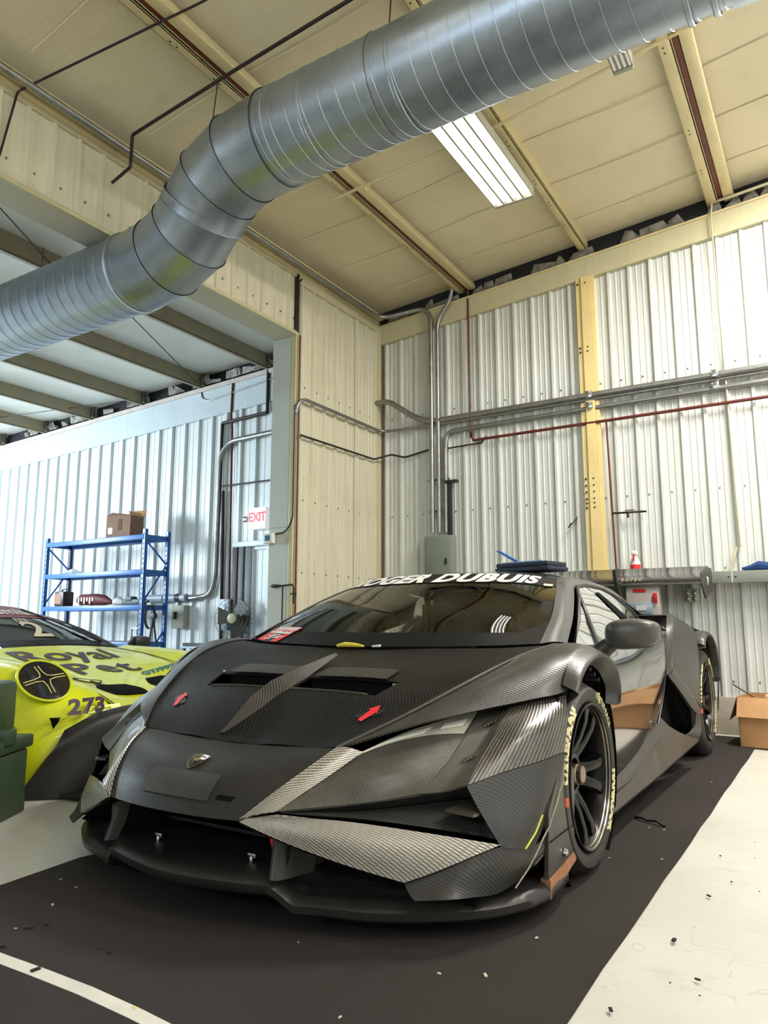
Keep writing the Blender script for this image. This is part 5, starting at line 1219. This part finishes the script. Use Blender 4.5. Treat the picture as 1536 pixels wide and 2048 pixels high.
tube('bonnet_seam', [ybp(-.40 - .24 * t, -.93 + 1.3 * t, .001) for t in np.linspace(0, 1, 12)], .0035, m_dkgrey, bon, 5)
tube('bonnet_seam', [ybp(.40 + .24 * t, -.93 + 1.3 * t, .001) for t in np.linspace(0, 1, 12)], .0035, m_dkgrey, bon, 5)
ringp = [(.28 + .055 * math.cos(t), -1.065, .40 + .055 * math.sin(t)) for t in np.linspace(0, 2 * PI, 25)[:-1]]
B().tube(ringp, .014, 6, closed=True).build('yellow_ring', m_yel, yc)
put('ring_disc', mesh([(x, y + .004, z) for x, y, z in ringp], [tuple(range(24))]), m_cov, yc)
# screen, banner, roof
YW = [[(-.66, .50, .745), (-.34, .40, .768), (0, .37, .772), (.34, .40, .768), (.66, .50, .745)],
      [(-.60, .86, .90), (-.31, .76, .935), (0, .73, .945), (.31, .76, .935), (.60, .86, .90)],
      [(-.52, 1.22, 1.00), (-.27, 1.12, 1.055), (0, 1.09, 1.068), (.27, 1.12, 1.055), (.52, 1.22, 1.00)]]
GYW = dense(YW, 6); yws = put('windscreen', gridmesh(GYW, 0), GLASS('yellow_car_glass', (.20, .20, .22), .10), yc, smooth=60)
def ywp(u, v, off=.003):
    p, n = evals(GYW, u, v); n = n if n[1] < 0 else -n; return tuple(p + n * off)
def yws_strip(name, u0, u1, v0, v1, mat): return surf(name, [[ywp(u, v) for u in np.linspace(u0, u1, 9)] for v in (v0, (v0 + v1) / 2, v1)], mat, yws, 2, 0)
yws_strip('sun_strip', 0, 1, .60, 1, M('crimson_banner', srgb(120, 22, 48), .4)); yws_strip('black_border', 0, 1, 0, .10, m_band); yws_strip('black_border', 0, .03, 0, 1, m_band); yws_strip('black_border', .97, 1, 0, 1, m_band)
text_on('lettering', 'transmission', .125, lambda u, v: ywp(.58 + u * 1.0, .79 + v * 2.3, .006), m_wht, yws, bold=.004, sub=.04, space=1.05)
text_on('lettering', '2', .32, lambda u, v: ywp(.56 + u * .8, .30 + v * 1.4, .006), M('cream_vinyl', srgb(214, 204, 178), .5), yws, bold=.006, sub=.05)
text_on('lettering', 'EN', .08, lambda u, v: ywp(.54 + u * .8, .52 + v * 1.5, .006), M('cream_vinyl', srgb(214, 204, 178), .5), yws, bold=.001, sub=.05)
B().tube([ywp(.93, .05, .012), ywp(.86, .22, .020), ywp(.78, .50, .016), ywp(.70, .88, .010)], .008, 6).tube([ywp(.93, .05, .02), ywp(.84, .32, .022)], .014, 6).build('wiper', m_dkgrey, yws)
surf('roof', [[(x, y, z) for x, y, z in YW[2]], [(-.52, 1.6, 1.06), (-.27, 1.6, 1.11), (0, 1.6, 1.12), (.27, 1.6, 1.11), (.52, 1.6, 1.06)], [(-.5, 2.2, 1.0), (-.26, 2.2, 1.05), (0, 2.2, 1.06), (.26, 2.2, 1.05), (.5, 2.2, 1.0)]], m_yel, yc, 4, .01)
both('side_body', [[(.67, .50, .745), (.61, .86, .90), (.53, 1.22, 1.0), (.525, 1.7, 1.05), (.5, 2.3, .98)], [(.80, .55, .72), (.72, .9, .86), (.62, 1.25, .95), (.62, 1.7, .98), (.66, 2.3, .9)], [(.90, .6, .68), (.90, 1.0, .68), (.90, 1.3, .68), (.90, 1.7, .68), (.9, 2.3, .68)]], m_dkgrey, yc, sub=3)
B().tube([(.52, 1.3, .98), (-.52, 1.3, .98)], .02, 8).tube([(-.5, .6, .5), (-.45, 1.2, 1.0)], .02, 8).tube([(.5, .6, .5), (.45, 1.2, 1.0)], .02, 8).build('roll_cage', M('pale_cage', srgb(170, 176, 180), .4), yc)
box('cabin_floor', (-.85, .45, .40), (.85, 2.3, .44), m_void, yc); box('rear_bulkhead', (-.6, 1.9, .4), (.6, 1.93, 1.0), m_dkgrey, yc)
box('mirror', (.90, .50, .72), (1.06, .62, .82), m_satin, yc, .03); tube('mirror_stalk', [(.80, .52, .70), (.95, .55, .74)], .02, m_satin, yc, 8)
box('inner_hull', (-.75, -.85, .12), (.75, 2.3, .42), m_void, yc)
for sx in (1, -1):
    B().lathe([(-.15, .20), (-.15, .32), (.0, .32), (.0, .20)], (sx * .90, 0, .335), 'X', 40, caps=False).build('tyre', m_rub, yc)
# ================================================================ GREEN CASE
gc = thing('green_storage_case', 'dark green plastic storage case standing at the left edge of the floor', 'case', (-3.15, 1.93, 0), math.radians(-32 + 64))
gc.scale = (.95, .95, .955)
m_gr = M('olive_green_plastic', srgb(52, 70, 48), .48, var=.10, vs=4, bump=.0015, bs=40)
b = B().box((-.62, -.22, .05), (.0, .22, .30), .02).box((-.60, -.22, .0), (-.34, .22, .08), .01).box((-.12, -.22, .0), (.0, .22, .08), .01); b.build('lower_shell', m_gr, gc)
b = B().box((-.62, -.235, .30), (.015, .235, .36), .012); b.build('rim', m_gr, gc)
b = B().box((-.62, -.20, .36), (-.06, .20, .62), .03).box((-.62, -.12, .60), (-.12, .12, .64), .012); b.build('lid', m_gr, gc)
box('latch', (-.05, -.05, .34), (.03, .03, .41), m_gr, gc, .01); box('label_plate', (-.22, -.205, .50), (-.13, -.198, .54), m_white, gc, .002)
box('foot', (-.10, -.20, -.0), (-.05, -.14, .01), m_steel, gc, .002)
# ================================================================ BLUE RACK
rk = thing('storage_rack', 'blue steel storage rack with four shelves against the left room wall', 'shelving', (-8.8, 7.32, 0))
m_blue = M('rack_blue', srgb(36, 100, 176), .38, var=.12, vs=5)
m_dblue = M('rack_dark_blue', srgb(20, 44, 92), .4, var=.12)
W_, D_ = -2.42, .44
m_board = M('grey_shelf_board', srgb(120, 128, 136), .6, var=.1)
for x in (W_, 0):
    for y in (0, D_):
        p = B().box((x - .035, y - .02, 0), (x + .035, y - .012, 2.27)).box((x - .035, y - .02, 0), (x - .028, y + .03, 2.27)).box((x + .028, y - .02, 0), (x + .035, y + .03, 2.27)).build('upright', m_blue if x == 0 or y == 0 else m_dblue, rk)
        sl = B(); z = .08
        while z < 2.2: sl.box((x - .012, y - .0225, z), (x + .012, y - .0195, z + .03)); z += .075
        sl.build('slot', m_dkgrey, p)['kind'] = 'stuff'
    tube('end_brace', [(x, 0, .15), (x, D_, .75)], .014, m_blue, rk, 6); tube('end_brace', [(x, 0, 1.15), (x, D_, 1.75)], .014, m_blue, rk, 6); tube('end_brace', [(x, D_, 1.75), (x, 0, 2.12)], .014, m_blue, rk, 6)
for z in (.58, 1.13, 1.66, 2.19):
    for y in (-.01, D_ + .01): box('beam', (W_, y - .015, z - .075), (0, y + .015, z), m_blue, rk, .004)
    for x in (W_, 0): box('end_beam', (x - .015, 0, z - .07), (x + .015, D_, z - .01), m_blue, rk, .003)
    box('shelf_board', (W_ + .02, .01, z - .012), (-.02, D_ - .01, z + .004), m_board, rk, .002)
def rk_thing(name, label, cat, x, y, z, rz=0, group=None): return thing(name, label, cat, (-8.8 + x, 7.32 + y, z), rz, group)
m_card = M('cardboard', srgb(128, 96, 74), .75, var=.10, vs=5)
m_card2 = M('cardboard_light', srgb(176, 132, 88), .75, var=.08, vs=5)
t = rk_thing('cardboard_box', 'open brown cardboard box on top of the blue rack', 'box', -.75, .22, 2.196, .15)
t.scale = (.74, .74, 1.1)
b = B().box((-.33, -.20, 0), (-.325, .20, .31)).box((.325, -.20, 0), (.33, .20, .31)).box((-.33, -.20, 0), (.33, -.195, .31)).box((-.33, .195, 0), (.33, .20, .31)).box((-.33, -.2, 0), (.33, .2, .006)); b.build('carton', m_card, t)
B().prism([(-.33, .20, .31), (.33, .20, .31), (.35, .26, .42), (-.05, .26, .42)], (0, .005, 0)).build('flap', m_card2, t)
B().prism([(.33, -.2, .31), (.33, .2, .31), (.25, .18, .37), (.25, -.18, .37)], (-.005, 0, 0)).build('flap', m_card2, t)
B().prism([(-.33, -.2, .31), (.33, -.2, .31), (.28, -.10, .30), (-.28, -.10, .37)], (0, 0, .004)).build('flap', m_card, t)
box('label', (-.27, -.206, .05), (-.15, -.2, .14), m_white, t); box('printing', (.0, -.205, .1), (.10, -.2, .26), M('brown_print', srgb(92, 64, 48), .8), t)
t = rk_thing('fuel_can', 'small dark square can on the third rack shelf from the top', 'can', -2.05, .12, 1.135)
box('body', (-.12, -.1, 0), (.12, .1, .24), M('dark_brown_can', srgb(52, 34, 30), .4), t, .02); box('label', (-.09, -.104, .04), (.06, -.1, .2), M('tan_label', srgb(160, 110, 80), .6), t); tube('handle', [(-.06, 0, .24), (-.05, 0, .28), (.05, 0, .28), (.06, 0, .24)], .012, m_dkgrey, t, 6, .02)
t = rk_thing('tool_bag', 'red and black tool roll lying beside the dark can on the rack', 'bag', -1.35, .15, 1.135)
B().tube([(-.34, 0, .09), (-.25, 0, .10), (.1, 0, .10), (.3, 0, .085), (.48, 0, .05)], [.06, .09, .095, .08, .03], 12).build('roll', M('maroon_cloth', srgb(96, 30, 38), .6, var=.3, vs=9), t)
for i in range(6): box('stripe', (-.24 + i * .07, -.10, .03 + (i % 2) * .04), (-.20 + i * .07, -.09, .13), M('pale_print', srgb(200, 170, 160), .5), t, .002)
t = rk_thing('cloth_bundle', 'small white cloth bundle between the red roll and the green tools', 'cloth', -.70, .15, 1.135)
B().tube([(-.12, 0, .05), (0, 0, .07), (.10, 0, .04)], [.04, .07, .03], 10).build('bundle', m_white, t)
t = rk_thing('hand_tool', 'dark green power tool lying at the right end of the rack shelf', 'tool', -.38, .14, 1.135)
B().box((-.2, -.05, .0), (.28, .05, .09), .02).box((-.1, -.06, .05), (.05, .06, .13), .02).build('tool_body', M('dark_teal', srgb(36, 62, 66), .5), t); tube('chuck', [(.28, 0, .05), (.36, 0, .05)], .02, m_iron, t, 8)
t = rk_thing('plastic_wrap', 'crumpled clear plastic on the second rack shelf', 'plastic', -1.95, .15, 1.664)
B().tube([(-.2, 0, .02), (-.05, .05, .05), (.1, -.02, .04), (.22, .02, .02)], [.02, .045, .04, .015], 8).build('wrap', M('milky_plastic', srgb(190, 200, 205), .2), t)
t = rk_thing('clamp_stand', 'small metal clamp standing on the lowest visible rack shelf', 'clamp', -.25, .15, .585)
tube('frame', [(-.12, 0, 0), (-.12, 0, .20), (.08, 0, .20), (.08, 0, .08)], .012, m_galv, t, 6, .02); tube('screw', [(.0, 0, .24), (0, 0, .10)], .010, m_galv, t, 6)
t = rk_thing('hanging_cable', 'black cable coil hanging on the right side of the rack', 'cable', .06, .1, .95)
for k in range(3): B().tube([(.02 * k, .09 * math.cos(a) , .17 * math.sin(a)) for a in np.linspace(0, 2 * PI, 25)[:-1]], .007, 5, closed=True).build('loop', m_dkgrey, t)
# low clutter right of the rack
t = thing('tripod_stand', 'dark folding stand right of the blue rack', 'stand', (-8.45, 7.25, 0))
for (dx, dy) in ((-.18, 0), (.16, .05), (0, -.15)): tube('leg', [(0, 0, .95), (dx, dy, 0)], .013, m_dkgrey, t, 6)
box('head', (-.05, -.03, .93), (.05, .03, 1.0), m_dkgrey, t, .005)
t = thing('work_bench', 'low pale bench with black legs behind the yellow car', 'bench', (-7.3, 7.75, 0))
box('top', (-.9, -.2, .50), (.5, .2, .53), M('bench_blue_white', srgb(160, 190, 215), .4), t, .004)
for sx in (-.85, .45):
    for sy in (-.17, .17): box('leg', (sx - .02, sy - .02, 0), (sx + .02, sy + .02, .50), m_dkgrey, t)
box('rail', (-.85, -.2, .53), (.45, -.18, .58), m_dkgrey, t); 
# ================================================================ THINGS ON AND NEAR THE BLACK CAR
t = thing('folded_towel', 'folded dark navy towel on the roof of the black car', 'towel', (-1.46, 3.92, 1.139), math.radians(-14))
t.scale = (.74, .8, 1.2)
m_navy = M('navy_towel', srgb(34, 42, 56), .9, var=.3, vs=40, bump=.004, bs=90)
B().box((-.24, -.13, 0), (.24, .13, .020), .009).build('fold', m_navy, t); B().box((-.235, -.125, .021), (.232, .12, .042), .009).build('fold', m_navy, t)
t = thing('squeegee', 'blue plastic squeegee with a red tip on the navy towel', 'squeegee', (-1.50, 3.90, 1.192), math.radians(-14))
t.scale = (.8, .8, .95)
B().prism([(-.24, 0, .085), (-.21, 0, .085), (-.02, 0, .002), (-.06, 0, .002)], (0, .02, 0)).build('handle', M('bright_blue', srgb(40, 105, 175), .4), t)
B().prism([(-.08, 0, .02), (-.035, 0, .010), (-.02, 0, .004), (-.06, 0, .004)], (0, .022, 0)).build('tip', m_redv, t)
tube('blade', [(-.18, 0, .004), (.16, 0, .006)], .005, M('pale_blue', srgb(110, 150, 190), .4), t, 6)
# paper notice behind the windscreen
nt = []
for (u, v) in ((.02, .06), (.175, .0)): pass
P_ = [wsp(.025, .0, .006), wsp(.195, -.0, .006), wsp(.245, .17, .006), wsp(.095, .18, .006)]
def nq(a, b, off=0): 
    p = (np.array(P_[0]) * (1 - a) + np.array(P_[1]) * a) * (1 - b) + (np.array(P_[3]) * (1 - a) + np.array(P_[2]) * a) * b; return tuple(p + np.array([0, -1, .8]) * off + np.array([CX, CY, 0]))
sg = surf('paper_notice', [[nq(a, b) for a in (0, .33, .66, 1)] for b in (0, .33, .66, 1)], m_redv, None, 3, .0)
tag(sg, 'red and white NOT READY paper notice on the windscreen corner of the black car', 'notice')
surf('white_band', [[nq(a, b, .0015) for a in (.03, .5, .97)] for b in (.52, .75, .98)], m_wht, sg, 2, 0)
text_on('lettering', 'NOT READY', .25, lambda u, v: nq(.5 + u * .78, .70 + v * 1.0, .003), M('red_print', srgb(205, 60, 60), .5), sg, bold=.004, sub=.1)
for i in range(9): put('border_mark', mesh([nq(.06 + i * .105, .88, .003), nq(.10 + i * .105, .88, .003), nq(.13 + i * .105, .94, .003), nq(.09 + i * .105, .94, .003)], [(0, 1, 2, 3)]), M('red_print', (0, 0, 0)), sg)
for b, a0, a1 in ((.40, .35, .7), (.30, .25, .9), (.20, .35, .85), (.10, .25, .55)):
    put('print_line', mesh([nq(a0, b, .002), nq(a1, b, .002), nq(a1, b + .05, .002), nq(a0, b + .05, .002)], [(0, 1, 2, 3)]), m_wht, sg)
t = thing('yellow_cloth', 'yellow rag lying at the foot of the windscreen', 'rag', (CX - .05, CY - .03, .757))
B().tube([(-.07, 0, .0), (-.03, .005, .006), (.03, -.004, .004), (.07, 0, 0)], [.006, .011, .009, .004], 8).build('rag', M('yellow_rag', srgb(214, 196, 70), .8), t)
t = thing('small_screw_cap', 'tiny white scrap beside the yellow rag', 'scrap', (CX + .08, CY - .03, .757)); B().tube([(-.02, 0, 0), (.02, 0, .003)], [.004, .006], 6).build('scrap', m_white, t)
# ================================================================ RAIL AND WALL THINGS, RIGHT
t = thing('spray_bottle', 'clear spray bottle with red label standing on the wall rail behind the wing', 'bottle', (-1.425, 6.28, 1.256))
B().lathe([(0, .038), (.004, .042), (.10, .042), (.13, .030), (.15, .014), (.165, .013)], (0, 0, 0), 'Z', 20).build('bottle', M('milky_clear', srgb(214, 206, 204), .25), t)
B().lathe([(.02, .0425), (.055, .0425), (.085, .043)], (0, 0, 0), 'Z', 20, caps=False).build('label', m_redv, t)
B().box((-.022, -.05, .165), (.022, .03, .20), .008).prism([(-.012, -.03, .165), (.012, -.03, .165), (.008, -.05, .12), (-.008, -.05, .12)], (0, .008, 0)).build('trigger_head', m_wht, t); box('trigger', (-.006, -.052, .12), (.006, -.03, .17), m_redv, t, .003)
t = thing('blue_cloth', 'crumpled blue cloth on the wall rail at the right edge', 'cloth', (-.50, 6.27, 1.256))
B().tube([(-.12, 0, .018), (-.06, .01, .022), (-.0, 0, .035), (.06, -.01, .03), (.14, .01, .02), (.3, 0, .015)], [.010, .024, .040, .034, .022, .012], 9).build('cloth', M('deep_blue_cloth', srgb(22, 56, 110), .8, var=.3, vs=30), t)
t = thing('wall_floodlight', 'small four-lamp floodlight bracket under the wall rail beside the wing', 'light', (-1.0, 6.31, 1.03))
box('body', (-.055, -.06, -.01), (.055, .0, .10), m_rail, t, .006)
for dx in (-.027, .027):
    for dz in (.022, .066): B().lathe([(-.075, .0001), (-.07, .018), (-.055, .021)], (dx, 0, dz), 'Y', 14).build('lamp', m_steel, t)
t = thing('wall_box', 'white and red box fixed under the wall rail behind the wing support', 'box', (-1.37, 6.30, .90))
box('case', (-.13, -.08, .0), (.13, .06, .27), M('pale_pink_grey', srgb(190, 184, 176), .5), t, .006); box('red_mark', (-.07, -.084, .21), (.03, -.08, .235), m_redv, t); box('red_handle', (.09, -.10, .12), (.12, -.08, .2), m_redv, t, .005)
box('lower_panel', (-.11, -.095, .03), (.08, -.08, .12), M('clear_grey', srgb(150, 165, 175)), t, .004); box('white_chip', (-.05, -.099, .06), (.03, -.095, .10), m_wht, t)
t = thing('floor_box', 'open light brown cardboard box on the floor at the right edge', 'box', (-.42, 5.92, .008), math.radians(-6))
b = B().box((-.22, -.2, 0), (-.214, .2, .34)).box((.30, -.2, 0), (.306, .2, .34)).box((-.22, -.2, 0), (.306, -.194, .34)).box((-.22, .194, 0), (.306, .2, .34)).box((-.22, -.2, 0), (.306, .2, .006)); b.build('carton', m_card2, t)
B().prism([(-.22, -.2, .335), (.306, -.2, .335), (.31, -.235, .205), (-.225, -.235, .205)], (0, -.004, 0)).build('front_flap', M('flap_tan', srgb(196, 150, 104), .75), t)
B().prism([(-.22, -.2, .335), (-.22, .2, .335), (-.285, .18, .20), (-.285, -.16, .17)], (-.004, 0, 0)).build('side_flap', M('flap_shade', srgb(150, 110, 80), .75), t)
t = thing('box_stick', 'thin stick and scrap poking out of the floor box', 'stick', (-.60, 5.9, .33)); tube('stick', [(-.10, 0, .09), (.06, .02, -.02), (.12, .02, -.2)], .005, m_iron, t, 5)
box('scrap', (.10, -.01, -.20), (.24, .06, .025), M('cream_scrap', srgb(196, 178, 136), .7), t, .01)
# debris on the mat and floor
db = [(-2.28, 1.62, 'pale'), (-2.17, 1.60, 'pale'), (-1.98, 1.37, 'dark'), (-2.0, 1.33, 'dark'), (-1.72, 1.35, 'dark'), (-1.68, 1.35, 'dark'), (-2.03, 1.31, 'yellow'), (-1.4, 1.20, 'yellow'), (-.99, 1.41, 'pale'), (-.80, 1.75, 'pale'), (-.77, 2.02, 'pale'), (-.86, 2.35, 'pale'), (-.72, 1.36, 'dark'), (-.45, 2.2, 'dark'), (-.36, 2.0, 'dark'), (-.42, 2.6, 'dark'), (-.72, 3.35, 'dark'), (-.69, 3.3, 'pale'), (-.9, 1.7, 'pale'), (-1.95, 1.22, 'dark'), (-1.75, 1.19, 'dark'), (-2.4, 1.45, 'dark'), (-1.1, 1.25, 'pale'), (-2.1, 1.47, 'pale'), (-.62, 2.9, 'pale'), (-.66, 4.4, 'pale'), (-.5, 1.75, 'dark')]
dm = {'pale': M('pale_crumb', srgb(190, 184, 160), .8), 'dark': M('dark_crumb', srgb(30, 28, 27), .9), 'yellow': M('yellow_crumb', srgb(214, 200, 110), .7)}
for k in dm:
    bb = B()
    for (x, y, c) in db:
        if c == k:
            s_ = random.uniform(.002, .0042) * (1.4 if k == 'dark' else 1); a = random.uniform(0, 3)
            bb.box((x - s_ * 2, y - s_, .007), (x + s_ * 2, y + s_, .007 + s_), s_ * .3, rot=a)
    for _ in range(26 if k != 'yellow' else 4):
        x, y = random.uniform(-2.3, -.2), random.uniform(1.0, 3.8)
        if -2.66 < x < -.8 and y > 1.68: continue
        s_ = random.uniform(.0015, .003); bb.box((x - s_, y - s_, .007), (x + s_, y + s_, .007 + s_))
    tag(bb.build('floor_debris', dm[k], None), {'pale': 'pale crumbs scattered over the mat and floor', 'dark': 'dark rubber crumbs scattered over the mat and floor', 'yellow': 'little yellow scraps on the mat'}[k], 'debris', kind='stuff')
lc = thing('crumpled_strip', 'crumpled dark metal strip on the mat right of the black car', 'scrap', (-.775, 3.38, .008))
tube('strip', [(-.06, .05, .004), (-.03, .02, .012), (0, 0, .008), (.04, -.01, .014), (.08, -.035, .004)], .006, m_iron, lc, 5)
for o in list(bpy.data.objects):
    if o.type == 'MESH' and not o.data.materials: print('NO MAT', o.name)
